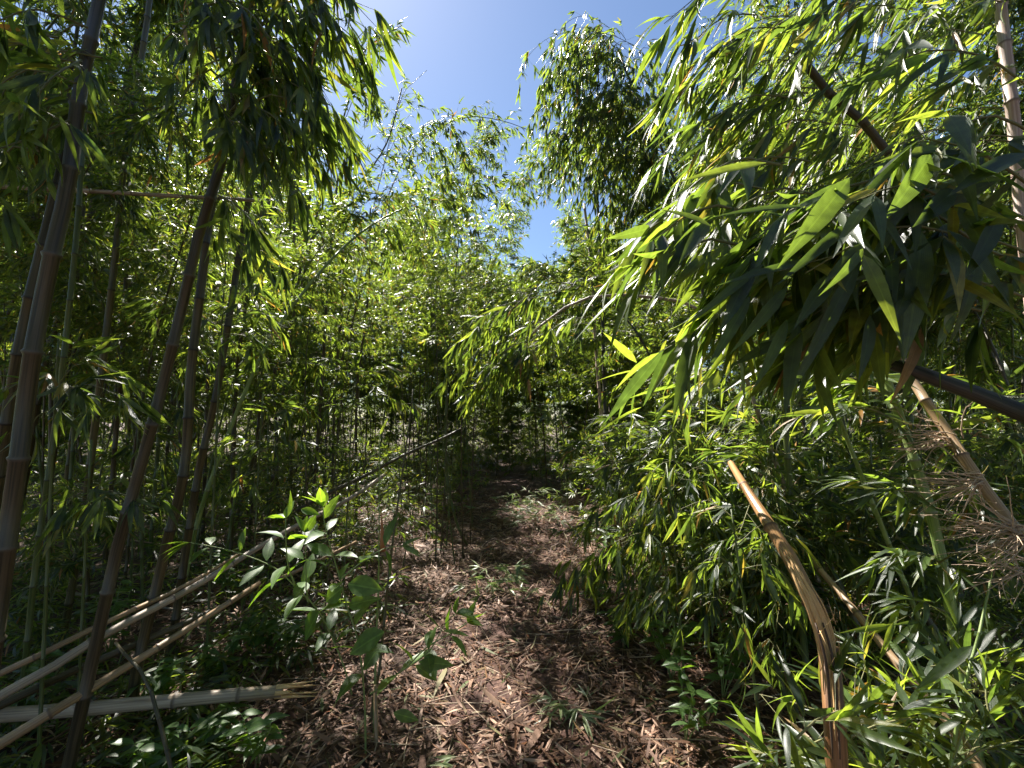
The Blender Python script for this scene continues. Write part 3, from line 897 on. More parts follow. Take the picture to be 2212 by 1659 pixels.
# thin leafless whip in the sky
def ex_whip(LF, TW, nodes, rg, o):
    sprays(LF, TW, o, [[(895, 215, 7), (905, 200, 7)], [(862, 180, 7), (875, 172, 7)]], rg, .16, .05, .05, (5, 8), 1.0, .2)
hero('bamboo', 'thin nearly leafless whip of bamboo pointing up into the sky gap',
     [(790, 520, 7), (845, 290, 7), (870, 205, 7), (893, 178, 7), (922, 152, 7)], .014, .003, 'olive', seed=14, extra=ex_whip)

SL = [(90, 1150, 4.2, 250, 60), (150, 1080, 5.0, 245, -40), (235, 1120, 4.0, 300, 30), (268, 1060, 5.2, 392, 120), (330, 1120, 4.6, 410, 0), (352, 1060, 5.6, 455, 60),
      (500, 1130, 4.4, 590, 120), (545, 1080, 5.4, 600, 250), (580, 1110, 5.0, 690, 260), (630, 1080, 6.0, 640, 300), (675, 1090, 5.4, 730, 380), (718, 1070, 6.2, 740, 420),
      (20, 1100, 3.6, 190, -100), (440, 1090, 5.2, 520, 40), (395, 1060, 6.0, 380, -20), (770, 1060, 6.6, 800, 450), (600, 1060, 6.4, 560, 200)]
for i, (xa, ya, dd_, xb, yb_) in enumerate(SL):
    rq = random.Random(900 + i)
    hero('bamboo', 'slim dark upright bamboo culm in the shade between the thick culms and arching green cane',
         [(xa, ya, dd_), (xa + (xb - xa) * .3 + rq.uniform(-12, 12), ya + (yb_ - ya) * .35, dd_), (xa + (xb - xa) * .65 + rq.uniform(-10, 10), ya + (yb_ - ya) * .7, dd_), (xb, yb_, dd_ + .2)],
         rq.uniform(.017, .024), .012, rq.choice(['brown', 'olive', 'brown', 'green', 'purple']), group='slim upright culms of the near stand', seed=900 + i, sides=9)

# broken horizontal cane up in the left stand
hero('dead_cane', 'pale dead cane hanging level among the upright bamboos, high above the soil',
     [(-120, 398, 2.6), (0, 403, 2.62), (180, 412, 2.66), (350, 422, 2.7), (558, 433, 2.8)], .0135, .011, 'grey', 'dead cane', rooted=False, seed=15)

# --- fallen pale canes
FC = [
    ('thin dead cane lying uppermost of the pale slanting bundle', [(-150, 1520, 1.75), (0, 1456, 1.85), (120, 1398, 1.95), (244, 1337, 2.1), (395, 1268, 2.4), (520, 1195, 2.7)], .014, .009, 'tan'),
    ('long pale grey cane slanting up past the sapling, broken at its top', [(-150, 1590, 1.7), (0, 1503, 1.8), (115, 1440, 1.92), (229, 1368, 2.05), (406, 1275, 2.4), (614, 1150, 2.9), (752, 1079, 3.3), (830, 1026, 3.6)], .020, .013, 'grey'),
    ('brownish dead cane tucked under the long pale grey one', [(-150, 1590, 1.75), (0, 1524, 1.85), (166, 1446, 2.1), (312, 1384, 2.3), (468, 1316, 2.55), (545, 1275, 2.7)], .019, .014, 'brown'),
    ('tan cane lowest of the slanting bundle, its end behind the sapling leaves', [(-150, 1690, 1.55), (0, 1608, 1.65), (90, 1552, 1.75), (182, 1496, 1.85), (281, 1436, 2.0), (406, 1358, 2.2), (562, 1259, 2.5)], .020, .013, 'tan'),
    ('thin brown dead cane leaning above the far end of the pale grey one', [(640, 1105, 4.2), (695, 1072, 4.3), (794, 1025, 4.5), (872, 983, 4.7), (955, 947, 5.0), (996, 926, 5.2)], .020, .012, 'brown'),
    ('short tan cane lying low behind the sapling stem', [(600, 1252, 3.1), (660, 1225, 3.2), (720, 1195, 3.3), (770, 1170, 3.4)], .014, .010, 'tan'),
]
for i, (lab, pix, a, b, mt) in enumerate(FC):
    hero('dead_cane', lab, pix, a, b, mt, 'dead cane', rooted=False, inode=.36, seed=20 + i)

def splinters(root, p, d, r, mat, n=9, seed=3, Ls=.12, o=(0, 0, 0)):
    rg = random.Random(seed); TB = Tubes()
    d = nrm(d); a = nrm(cross(d, (0, 0, 1))); b = cross(d, a)
    for k in range(n):
        th = 2 * math.pi * k / n + rg.uniform(-.2, .2)
        if math.sin(th) > .2 and rg.random() < .6: continue
        q = add(add(p, a, math.cos(th) * r * .85), b, math.sin(th) * r * .85)
        l = Ls * rg.choice((.15, .3, .5, 1.1)) * rg.uniform(.8, 1.1)
        dd = nrm(add(d, jit(rg, .07)))
        TB.add([add(q, d, -.03), q, add(q, dd, l * .6), add(q, dd, l)], [r * .30, r * .28, r * .18, .0008], 5)
    obj('splintered_end', TB.mesh('splintered_end', MC[mat]), root)
E = [(-250, 1560, 1.95), (-80, 1549, 1.98), (0, 1545, 2.0), (150, 1534, 2.05), (312, 1519, 2.12), (520, 1500, 2.2), (610, 1493, 2.25)]
r_ = hero('dead_cane', 'thick grey cane lying flat with a splintered orange end', E, .031, .028, 'grey', 'dead cane', rooted=False, inode=.4, seed=31)
o_ = tuple(r_.location)
splinters(r_, sub(P(*E[-1]), o_), sub(P(*E[-1]), P(*E[-2])), .028, 'wood', 12, Ls=.16)
b_ = P(830, 1026, 3.6)
hero('fallen_branch', 'thin crooked twig crossing in front of the thick grey cane',
     [(250, 1389, 1.75), (275, 1420, 1.7), (302, 1446, 1.65), (322, 1480, 1.6), (333, 1514, 1.55), (352, 1590, 1.5), (375, 1680, 1.42), (390, 1780, 1.4)], .0055, .007, 'brown', 'branch', rooted=False, inode=.13, sides=8, seed=33)

# --- young stalks in front
def ex_stalk(LF, TW, nodes, rg, o):
    for (a, b, d) in [((820, 940), (836, 905), 2.3), ((827, 1075), (845, 1062), 2.3)]:
        LF.add(sub(P(*a, d), o), nrm(sub(P(*b, d), P(*a, d))), (.3, -1, .3), .10, .014, .8, .1)
hero('bamboo_shoot', 'thin green shoot with an orange brown sheath rising beside the sapling', [(806, 1659, 2.3), (812, 1400, 2.3), (818, 1250, 2.3), (819, 1100, 2.3), (820, 935, 2.3)],
     .0075, .002, 'fresh', 'bamboo shoot', inode=.22, sides=10, seed=34, extra=ex_stalk)
TB = Tubes(); q0, q1 = P(827, 1190, 2.29), P(824, 1105, 2.29)
TB.add([q0, lerp(q0, q1, .3), lerp(q0, q1, .7), q1], [.015, .011, .006, .001], 8)
sh_parent = [o for o in C.objects if o.name.startswith('bamboo_shoot')][0]
sh = obj('sheath', TB.mesh('sheath', MC['sheath']), sh_parent); sh.location = mul(tuple(sh_parent.location), -1)
hero('bamboo_shoot', 'dark thin shoot standing close against the sheathed one', [(790, 1659, 2.35), (805, 1520, 2.35), (820, 1446, 2.38), (840, 1238, 2.45), (861, 1077, 2.55), (887, 895, 2.7), (892, 840, 2.75)],
     .009, .004, 'olive', 'bamboo shoot', inode=.24, sides=10, seed=35)
hero('bamboo_shoot', 'short dead stalk at the foot of the sapling', [(812, 1659, 2.2), (814, 1560, 2.2), (811, 1480, 2.2)], .010, .009, 'tan', 'bamboo shoot', sides=10, seed=36)
hero('bamboo', 'slender bare bamboo with a curved foot at the edge of the path',
     [(1009, 1178, 5.5), (986, 1129, 5.5), (970, 1056, 5.5), (963, 960, 5.5), (965, 848, 5.5), (975, 700, 5.6), (990, 520, 5.7)], .017, .010, 'green', rooted=False, seed=37,
     extra=lambda LF, TW, nodes, rg, o: grow(LF, TW, nodes, .5, .98, .15, rg, bl=.6, nb=3, tw=.09))

# ------------------------------------------------------------------ broad-leaved sapling
def sapling(name, label, cat, stems, leafL, seed, ratio=.42, mat=M_BROAD, explicit=()):
    """stems: list of pixel paths with distance; leaves in opposite pairs along each"""
    rg = random.Random(seed)
    o = P(*stems[0][0])
    root = thing(name, o)
    TB, LF = Tubes(), Leaves()
    for si, pix in enumerate(stems):
        pts = curve([sub(P(*p), o) for p in pix], .04)
        n = len(pts)
        r = .0058 if si == 0 else .004
        TB.add(pts, [r * (1 - .6 * i / n) for i in range(n)], 8, cap=True)
        k = 0; acc = 0; first = .38 if si == 0 else .25
        for i in range(1, n - 1):
            acc += ln(sub(pts[i], pts[i - 1]))
            if i / n < first or acc < .095: continue
            acc = 0; k += 1
            d = nrm(sub(pts[i + 1], pts[i]))
            th = k * math.pi / 2 + rg.uniform(-.4, .4)
            a = nrm(cross(d, (.2, 1, .1))); b = cross(d, a)
            for sg in (0, math.pi):
                out = add(mul(a, math.cos(th + sg)), b, math.sin(th + sg))
                dd = nrm(add(add(out, d, .35), (0, 0, 1), .05))
                L = leafL * rg.uniform(.7, 1.15) * (1.1 - .35 * i / n)
                LF.add(add(pts[i], dd, .012), dd, nrm(add((0, 0, 1), jit(rg, .3))), L, L * ratio * rg.uniform(.85, 1.1), rg.random(), rg.uniform(.05, .45))
        d = nrm(sub(pts[-1], pts[-2]))
        for q in range(4):
            dd = nrm(add(d, jit(rg, .55)))
            LF.add(pts[-1], dd, nrm(add((0, 0, 1), jit(rg, .4))), leafL * rg.uniform(.45, .8), leafL * .26, rg.uniform(.5, 1), .2)
    for (a, b, wpx, d, r) in explicit:
        p, q = sub(P(*a, d), o), sub(P(*b, d), o)
        L = ln(sub(q, p))
        LF.add(p, nrm(sub(q, p)), nrm((rg.gauss(0, .2), -.75, .65)), L, wpx / FPX * d * 1.15, r, .12)
    obj('stem', TB.mesh('stem', MC['stem']), root)
    obj('foliage', LF.mesh('foliage', mat, 'broad'), root)
    tag(root, label, cat)
    return root
sapling('sapling', 'sunlit broad leaved sapling rising in front of the fallen canes', 'sapling', [
    [(790, 1700, 2.15), (788, 1524, 2.15), (775, 1394, 2.1), (750, 1310, 2.08), (731, 1238, 2.05), (705, 1150, 2.0), (697, 1095, 2.0)],
    [(760, 1500, 2.15), (743, 1440, 2.15), (712, 1365, 2.15), (680, 1310, 2.1), (640, 1270, 2.05), (590, 1225, 2.0), (500, 1190, 1.95), (410, 1172, 1.9)],
    [(665, 1300, 2.1), (661, 1240, 2.05), (660, 1185, 2.0), (658, 1150, 2.0)],
    [(640, 1270, 2.05), (622, 1220, 2.0), (617, 1150, 1.95), (617, 1120, 1.95)],
    [(800, 1500, 2.15), (860, 1455, 2.1), (924, 1410, 2.0), (960, 1350, 2.0), (985, 1325, 2.0)],
    [(880, 1440, 2.1), (920, 1400, 2.15), (970, 1370, 2.15), (1010, 1345, 2.15)],
    [(737, 1250, 2.05), (780, 1215, 2.1), (830, 1185, 2.15), (870, 1180, 2.2)],
], .165, 51, explicit=[((752, 1262), (826, 1272), 42, 2.0, .95), ((740, 1270), (700, 1300), 40, 2.0, .6), ((690, 1320), (650, 1385), 46, 2.05, .2),
                       ((830, 1365), (748, 1412), 44, 2.0, .35), ((850, 1540), (905, 1555), 22, 2.0, .9), ((905, 1430), (980, 1435), 26, 1.95, .8),
                       ((700, 1120), (730, 1068), 22, 2.0, .9), ((650, 1100), (690, 1110), 16, 2.0, .5)])

# low shrubs of the understorey
SH = [
    ('low dark green shrub growing under the sapling leaves', 560, 1330, 2.9, .30), ('broad leaved seedling behind the tan slanting cane', 470, 1400, 2.7, .28),
    ('leafy seedling at the foot of the ridged brown bamboo', 330, 1450, 2.3, .3), ('small dark plant below the thick grey cane', 330, 1600, 1.9, .25),
    ('wide dark leaved plant under the splintered end of the grey cane', 470, 1580, 2.1, .22), ('tiny lit seedling beside the splintered cane end', 560, 1560, 2.05, .3),
    ('dense low bush in the shade above the slanting canes', 250, 1180, 2.9, .5), ('small bush with yellow tipped leaves by the thickest bamboo', 60, 1240, 2.2, .45),
    ('seedling with pale leaves between path and slanting canes', 620, 1380, 2.9, .28), ('low plant in the dark stand behind the grey cane', 500, 1200, 3.8, .5),
    ('small pale leaved plant at the path edge under the split cane side', 1290, 1290, 3.7, .35), ('dark low bush at the foot of the drooping leaves by the path', 1450, 1420, 2.7, .4),
    ('broad leaved seedling near the bottom edge beside the split cane', 1480, 1560, 2.2, .4), ('little plant between the dark bush and the split cane foot', 1560, 1480, 2.5, .45),
    ('seedling at the path edge opposite the sapling', 1350, 1380, 3.1, .3), ('pale leafy plant below the twin pale culms', 1300, 1130, 5.0, .5),
]
for i, (lab, x, y, d, h) in enumerate(SH):
    rg = random.Random(600 + i)
    g = P(x, y, d); gx, gy = g[0], g[1]; z = gz(gx, gy)
    stems = []
    root = thing('seedling', (gx, gy, z)); TB, LF = Tubes(), Leaves()
    for s in range(rg.randint(4, 6)):
        a = rg.uniform(0, 6.28); le = rg.uniform(.15, .5)
        pts = [(0, 0, -.02)]
        for k in range(1, 7):
            t = k / 6
            pts.append((math.cos(a) * le * h * t, math.sin(a) * le * h * t, h * t * rg.uniform(.95, 1.05) * (1 - .2 * t)))
        TB.add(pts, [.0035 * (1 - .6 * k / 6) for k in range(7)], 5)
        for k in range(2, 7):
            th = k * 1.57 + rg.uniform(-.4, .4)
            for sg in (0, math.pi):
                dd = nrm((math.cos(th + sg), math.sin(th + sg), rg.uniform(-.1, .4)))
                L = rg.uniform(.06, .11)
                LF.add(pts[k], dd, nrm(add((0, 0, 1), jit(rg, .3))), L, L * .42, rg.random() * .7, rg.uniform(.1, .5))
    obj('stem', TB.mesh('stem', MC['stem']), root); obj('foliage', LF.mesh('foliage', M_BROAD, 'broad'), root)
    tag(root, lab, 'seedling')

# ------------------------------------------------------------------ right side canes
HP = [(1812, 1800, 1.22), (1808, 1659, 1.25), (1803, 1560, 1.27), (1797, 1472, 1.3), (1790, 1395, 1.32)]
hb = hero('broken_bamboo', 'thick split orange cane snapped at waist height and bent over towards the path', HP, .029, .027, 'redbrown_shaded', 'broken bamboo', inode=.36, seed=41)
ob = tuple(hb.location)
TB = Tubes()
culm_tube(TB, [sub(P(*p), ob) for p in [(1786, 1385, 1.31), (1768, 1330, 1.32), (1735, 1262, 1.36), (1704, 1200, 1.42), (1672, 1150, 1.5), (1642, 1103, 1.6), (1608, 1050, 1.75), (1578, 1000, 1.95)]], .026, .012, .30, 14, 4)
obj('bent_culm', TB.mesh('bent_culm', MC['orange']), hb)
TB = Tubes()
rs = random.Random(12)
for k in range(13):
    off = -18 + 3 * k + rs.uniform(-2, 2); e = rs.uniform(.0, 1.0); dz = .012 * math.cos(off / 24 * 1.5)
    pl = [(1800 + off * .95, 1600, 1.235 - dz), (1797 + off, 1500, 1.265 - dz), (1790 + off, 1425, 1.285 - dz), (1778 + off * 1.05, 1362, 1.30 - dz), (1758 + off, 1305, 1.315 - dz),
          (1736 + off * .85, 1262, 1.34 - dz), (1716 + off * .7, 1222, 1.38 - dz), (1692 + off * .6, 1182, 1.43 - dz)]
    a_, b_2 = rs.randrange(0, 3), 5 + rs.randrange(0, 4)
    pts = curve([sub(P(*p), ob) for p in pl[a_:b_2]], .025); n = len(pts); rr = rs.uniform(.0028, .0062)
    pts = [add(q, jit(rs, .0007)) for q in pts]
    TB.add(pts, [max(.0005, rr * math.sin(math.pi * min(1, (i + .2) / (n - .6))) ** .5) for i in range(n)], 5)
for k in range(16):
    p = sub(P(1790 + rs.uniform(-26, 26), 1400 + rs.uniform(-60, 50), 1.27), ob)
    q = add(p, nrm((rs.gauss(0, .35), rs.gauss(-.2, .3), rs.choice((-1, 1)))), rs.uniform(.02, .08))
    TB.add([p, lerp(p, q, .5), q], [.0013, .001, .0003], 3)
obj('splinter', TB.mesh('splinter', MC['wood']), hb)
TB = Tubes()
for off, rr in ((-7, .004), (9, .0045)):
    pts = curve([sub(P(*p), ob) for p in [(1806 + off, 1640, 1.215), (1800 + off, 1540, 1.235), (1794 + off, 1450, 1.25), (1782 + off, 1390, 1.265), (1768 + off, 1345, 1.285)]], .03); n = len(pts)
    TB.add(pts, [max(.001, rr * math.sin(math.pi * (i + .5) / (n + .5)) ** .5) for i in range(n)], 6)
obj('crack_shade', TB.mesh('crack_shade', MC['hollow_shade']), hb)  # dark strips laid on the culm, standing for shade inside the split
hero('dead_cane', 'long tan cane slanting down past the split orange one',
     [(2200, 1800, 1.45), (2110, 1649, 1.6), (2048, 1560, 1.72), (1944, 1441, 1.9), (1840, 1311, 2.15), (1736, 1186, 2.5), (1684, 1092, 2.8), (1640, 1020, 3.1)], .019, .012, 'tan', 'dead cane', rooted=False, seed=42, inode=.33)
hero('dead_cane', 'dark brown cane steeply leaning between the split cane and the long tan one',
     [(1920, 1560, 2.3), (1902, 1503, 2.35), (1855, 1363, 2.5), (1798, 1233, 2.7), (1740, 1130, 2.9), (1690, 1060, 3.1)], .020, .014, 'olive', 'dead cane', seed=43)
hero('dead_cane', 'shaded brown cane running close behind the long tan one',
     [(2060, 1420, 2.5), (1985, 1311, 2.6), (1910, 1190, 2.8), (1840, 1090, 3.0), (1760, 990, 3.3)], .022, .014, 'brown', 'dead cane', seed=44)

def ex_J(LF, TW, nodes, rg, o):
    fl = sway(-1, .1)
    sprays(LF, TW, o, [
        [(2010, 1090, 1.85), (1960, 1050, 1.8), (1900, 1060, 1.75)], [(2000, 1080, 1.85), (2060, 1050, 1.8), (2120, 1070, 1.8)],
        [(2030, 1215, 1.85), (1990, 1195, 1.8), (1930, 1205, 1.75)], [(2030, 1215, 1.85), (2080, 1190, 1.7), (2150, 1210, 1.65)],
        [(1960, 940, 1.9), (1900, 890, 1.85), (1820, 880, 1.8), (1760, 900, 1.8)], [(1960, 930, 1.9), (1920, 860, 1.9), (1850, 830, 1.9)],
        [(1975, 980, 1.9), (2050, 930, 1.8), (2130, 930, 1.75)], [(1940, 870, 1.9), (1880, 820, 1.95), (1790, 820, 2.0)],
        [(2060, 1330, 1.8), (2010, 1310, 1.7), (1960, 1330, 1.65)], [(1935, 860, 1.9), (2010, 820, 1.9), (2100, 840, 1.9)],
    ], rg, .165, .042, .10, (4, 7), .55, .2, flow=fl, fk=.35)
hero('bamboo', 'smooth bright green culm with sunlit leaf fans beside the bristly dead twigs',
     [(2085, 1500, 1.75), (2068, 1404, 1.8), (2042, 1248, 1.85), (2006, 1087, 1.9), (1964, 962, 1.95), (1907, 796, 2.0), (1850, 640, 2.1), (1800, 500, 2.3)],
     .023, .014, 'fresh', inode=.30, extra=ex_J, seed=45)
hero('bamboo', 'narrow green culm standing straight behind the snapped orange cane',
     [(1722, 1250, 2.6), (1710, 1134, 2.6), (1699, 952, 2.6), (1691, 796, 2.6), (1685, 600, 2.7), (1670, 350, 2.9)], .019, .014, 'green', inode=.32, seed=46,
     extra=lambda LF, TW, nodes, rg, o: grow(LF, TW, nodes, .3, .98, .15, rg, bl=.5, nb=3, tw=.08))

def bristle(root, o, centers, seed):
    rg = random.Random(seed); TB = Tubes()
    for (x, y, d, n, dx, dy, L) in centers:
        c = sub(P(x, y, d), o)
        for k in range(n):
            p = add(c, jit(rg, .018))
            dd = nrm(add(sway(dx, dy), jit(rg, .38)))
            pts = [p]
            for s in range(4):
                dd = nrm(add(dd, jit(rg, .16))); p = add(p, dd, L / 4 * rg.uniform(.6, 1.3)); pts.append(p)
            TB.add(pts, [.0028, .0023, .0018, .0013, .0007], 4, cap=False)
            for s in range(1, 4):
                e = add(pts[s], nrm(add(dd, jit(rg, .8))), L * .3 * rg.random())
                TB.add([pts[s], e], [.0012, .0005], 3, cap=False)
    obj('dead_twigs', TB.mesh('dead_twigs', MC['dry_twig']), root)
lb = hero('dead_cane', 'orange brown cane sloping down to the picture edge with tufts of bristly dead twigs',
          [(2330, 1330, 1.4), (2212, 1170, 1.5), (2115, 1040, 1.6), (2048, 936, 1.72), (1980, 837, 1.85), (1925, 740, 2.0), (1870, 640, 2.2), (1820, 540, 2.4)],
          .023, .013, 'tan', 'dead cane', seed=47, inode=.30)
bristle(lb, tuple(lb.location), [(2050, 945, 1.72, 26, -1, .12, .22), (2110, 1040, 1.6, 26, -.9, .3, .2), (2190, 1150, 1.5, 34, -.9, .15, .22),
                                 (2200, 1160, 1.5, 22, -.8, .7, .16), (2212, 1230, 1.45, 20, -1, .3, .17)], 3)

def bigleaf(LF, o, a, b, wpx, d0, d1, r=.3, n=(0.25, -.8, .5), droop=.1, rg=random):
    p, q = sub(P(*a, d0), o), sub(P(*b, d1), o)
    L = ln(sub(q, p))
    LF.add(p, nrm(sub(q, p)), nrm(add(n, jit(rg, .12))), L, wpx / FPX * (d0 + d1) / 2 * 1.12, r, droop)

def ex_M(LF, TW, nodes, rg, o):
    fl = sway(-.85, .55, .2)
    M2 = []
    for k in range(24):
        x0 = rg.uniform(1600, 2160); y0 = rg.uniform(330, 710); d = rg.uniform(1.0, 1.35)
        M2.append([(x0, y0, d), (x0 - 70, y0 - 15, d), (x0 - 150, y0 + 15, d - .03), (x0 - 220, y0 + 75, d - .06)])
    for k in range(8):      # the same crown, added on out of frame to shade the big leaves
        x0 = rg.uniform(1330, 1560); y0 = rg.uniform(-480, -90); d = rg.uniform(1.5, 2.0)
        M2.append([(x0, y0, d), (x0 - 60, y0 - 15, d), (x0 - 130, y0 + 10, d), (x0 - 190, y0 + 55, d)])
    # big leaves close to the lens, facing it
    for a, b, wd, r in [((1990, 500), (1975, 775), 52, .55), ((2048, 498), (2206, 648), 56, .25), ((1835, 385), (1696, 565), 44, .3),
                        ((2010, 335), (1930, 465), 50, .2), ((1540, 492), (1437, 440), 28, .4), ((1735, 446), (1545, 450), 16, .1),
                        ((1862, 545), (1712, 872), 30, .15), ((1655, 352), (1470, 375), 20, .75), ((1800, 590), (1725, 700), 34, .2),
                        ((1965, 600), (1940, 700), 32, .2), ((1925, 500), (1888, 560), 20, .4), ((2060, 410), (1990, 480), 40, .15),
                        ((1700, 620), (1590, 760), 26, .2), ((1650, 570), (1480, 700), 18, .2), ((1760, 560), (1560, 600), 18, .1),
                        ((1840, 480), (1690, 600), 24, .1), ((1620, 640), (1530, 800), 24, .1), ((1700, 690), (1640, 840), 26, .15),
                        ((1880, 680), (1870, 820), 30, .1), ((2110, 600), (2030, 560), 26, .3), ((2212, 330), (2060, 400), 40, .1),
                        ((2220, 420), (2040, 300), 40, .15), ((2160, 460), (2100, 600), 38, .12), ((1560, 800), (1500, 870), 22, .8)]:
        bigleaf(LF, o, a, b, wd, .92, .86, r, rg=rg)
    sprays(LF, TW, o, [
        [(2120, 520, 1.1), (2040, 430, 1.0), (1950, 400, .95), (1860, 430, .92)],
        [(2180, 560, 1.1), (2040, 500, 1.0), (1940, 490, .95), (1840, 530, .9), (1740, 590, .92)],
        [(2212, 640, 1.1), (2080, 600, 1.05), (1960, 590, 1.0), (1850, 620, 1.0), (1760, 680, 1.0)],
        [(2100, 520, 1.1), (1980, 440, 1.1), (1850, 440, 1.1), (1720, 500, 1.1), (1640, 560, 1.1)],
        [(2250, 420, 1.0), (2120, 330, 1.0), (2000, 300, 1.0)], [(2250, 300, 1.05), (2150, 250, 1.05), (2050, 280, 1.0)],
        [(1900, 640, 1.1), (1780, 620, 1.15), (1660, 640, 1.2), (1580, 700, 1.2)],
        [(2230, 480, 1.2), (2100, 420, 1.2), (1990, 400, 1.15), (1880, 440, 1.1)],
        [(2000, 560, 1.2), (1900, 520, 1.2), (1780, 530, 1.15), (1680, 600, 1.1)],
        [(1950, 640, 1.2), (1850, 640, 1.2), (1760, 700, 1.15), (1700, 760, 1.1)],
        [(1800, 520, 1.25), (1680, 530, 1.25), (1580, 600, 1.2), (1520, 680, 1.2)],
        [(2240, 200, 1.2), (2120, 120, 1.2), (2000, 110, 1.2), (1900, 150, 1.2)],
        [(2240, 560, 1.3), (2150, 520, 1.3), (2080, 560, 1.25), (2020, 640, 1.2)],
    ] + M2, rg, .215, .06, .09, (3, 5), .32, .25, W=.145, flow=fl, fk=1.2, rad=.004)
hero('bamboo', 'thick blackish culm slanting in from the picture edge under big blue grey leaves',
     [(2500, 990, 1.0), (2330, 940, 1.05), (2212, 893, 1.1), (2106, 850, 1.14), (1990, 805, 1.2), (1870, 770, 1.28), (1740, 715, 1.4), (1640, 690, 1.55)],
     .0255, .010, 'black', rooted=False, inode=.34, extra=ex_M, seed=48)

def ex_N(LF, TW, nodes, rg, o):
    fl = sway(-.72, .70, -.1)
    L = []
    rr = random.Random(5)
    for k in range(30):
        x0 = rr.uniform(1720, 2230); y0 = rr.uniform(-90, 360); d = rr.uniform(1.4, 2.2)
        L.append([(x0, y0, d), (x0 - 90, y0 - 10, d), (x0 - 190, y0 + 40, d), (x0 - 290, y0 + 120, d)])
    for k in range(16):
        x0 = rr.uniform(1600, 1800); y0 = rr.uniform(0, 420); d = rr.uniform(1.6, 2.2)
        L.append([(x0, y0, d), (x0 - 60, y0 + 0, d), (x0 - 120, y0 + 40, d), (x0 - 170, y0 + 110, d)])
    sprays(LF, TW, o, L, rg, .20, .055, .12, (4, 7), .24, .25, W=.10, flow=fl, fk=1.3, rad=.003)
hn = hero('bamboo', 'culm with a blunt broken top hidden in the great curtain of backlit yellow green leaves',
     [(1990, 420, 1.8), (1838, 233, 1.7), (1792, 203, 1.68), (1757, 162, 1.66), (1722, 112, 1.65)],
     .0155, .0135, 'purple', rooted=False, inode=.2, extra=ex_N, seed=49)
hero('bamboo', 'pinkish pale culm standing upright at the picture edge',
     [(2260, 900, 1.75), (2235, 700, 1.75), (2207, 456, 1.8), (2192, 284, 1.85), (2177, 152, 1.9), (2162, 15, 2.0), (2150, -200, 2.2)], .024, .020, 'pink', inode=.36, seed=50)
def ex_crown(LF, TW, nodes, rg, o):
    L = []
    for k in range(150):
        t = rg.random()
        x0 = 1325 + 100 * t + rg.gauss(0, 25); y0 = 70 + 430 * t + rg.gauss(0, 20); d = rg.uniform(4.8, 5.6)
        w_ = rg.uniform(.15, 1) * (1 - .35 * t) * (-1 if rg.random() < .85 else .4)
        L.append([(x0, y0, d), (x0 + 70 * w_, y0 - 25, d), (x0 + 140 * w_, y0 - 15, d), (x0 + 195 * w_, y0 + 30, d), (x0 + 215 * w_, y0 + 80, d)])
    sprays(LF, TW, o, L, rg, .15, .07, .13, (4, 7), .5, .7, flow=sway(-.15, .9), fk=.4, rad=.003)
hero('bamboo', 'long thin grey culm slanting beside the sunlit drooping crown',
     [(1540, 760, 5.0), (1508, 573, 5.0), (1493, 507, 5.0), (1463, 405, 5.0), (1422, 304, 5.1), (1371, 198, 5.2), (1335, 110, 5.3)], .024, .012, 'purple', seed=52, extra=ex_crown)

def ex_Q(LF, TW, nodes, rg, o):
    fl = sway(-.55, .8)
    L = []
    rr = random.Random(8)
    for k in range(20):
        x0 = rr.uniform(1130, 1290); y0 = rr.uniform(610, 760); d = rr.uniform(2.7, 3.4)
        L.append([(x0, y0, d), (x0 - 50, y0 + 10, d), (x0 - 100, y0 + 55, d), (x0 - 130 - rr.random() * 40, y0 + 110, d)])
    sprays(LF, TW, o, L, rg, .15, .07, .12, (4, 6), .5, .5, flow=fl, fk=.6, rad=.0025)
hero('bamboo', 'pale arched cane bowing over the path with a heavy leafy end',
     [(1640, 900, 2.9), (1590, 760, 2.9), (1530, 680, 2.95), (1460, 648, 3.0), (1388, 641, 3.0), (1322, 636, 3.0), (1271, 643, 3.0), (1221, 664, 3.0), (1150, 720, 3.0), (1090, 800, 3.0)],
     .018, .006, 'grey', inode=.25, extra=ex_Q, seed=53)

def ex_R(LF, TW, nodes, rg, o):
    for a, b, wd, r in [((1375, 783), (1303, 713), 17, .86), ((1440, 735), (1413, 800), 16, .92), ((1378, 800), (1280, 815), 14, .8), ((1480, 800), (1385, 835), 22, .85),
                        ((1500, 815), (1420, 870), 22, .6), ((1385, 880), (1262, 940), 20, .7), ((1370, 900), (1352, 975), 20, .8), ((1480, 830), (1350, 850), 16, .5),
                        ((1530, 840), (1515, 960), 18, .85), ((1495, 870), (1475, 990), 16, .5), ((1430, 940), (1410, 990), 12, .4)]:
        bigleaf(LF, o, a, b, wd, 1.75, 1.7, r, n=(-.3, .5, .8), rg=rg)
    sprays(LF, TW, o, [[(1640, 700, 1.9), (1560, 730, 1.8), (1480, 770, 1.75), (1400, 830, 1.75)], [(1650, 760, 1.9), (1580, 790, 1.85), (1520, 830, 1.8), (1470, 900, 1.8)],
                       [(1700, 640, 1.9), (1600, 650, 1.9), (1520, 690, 1.85), (1450, 740, 1.85)], [(1720, 800, 1.9), (1650, 820, 1.9), (1580, 870, 1.9)]],
           rg, .15, .08, .10, (3, 5), .5, .35, flow=sway(-.8, .5), fk=.7)
hero('bamboo', 'leaning green cane with bright lit leaves reaching across the middle of the path',
     [(1850, 1000, 2.1), (1790, 850, 2.05), (1720, 720, 2.0), (1650, 620, 1.95), (1600, 540, 1.95)], .012, .006, 'fresh', inode=.25, extra=ex_R, seed=54)

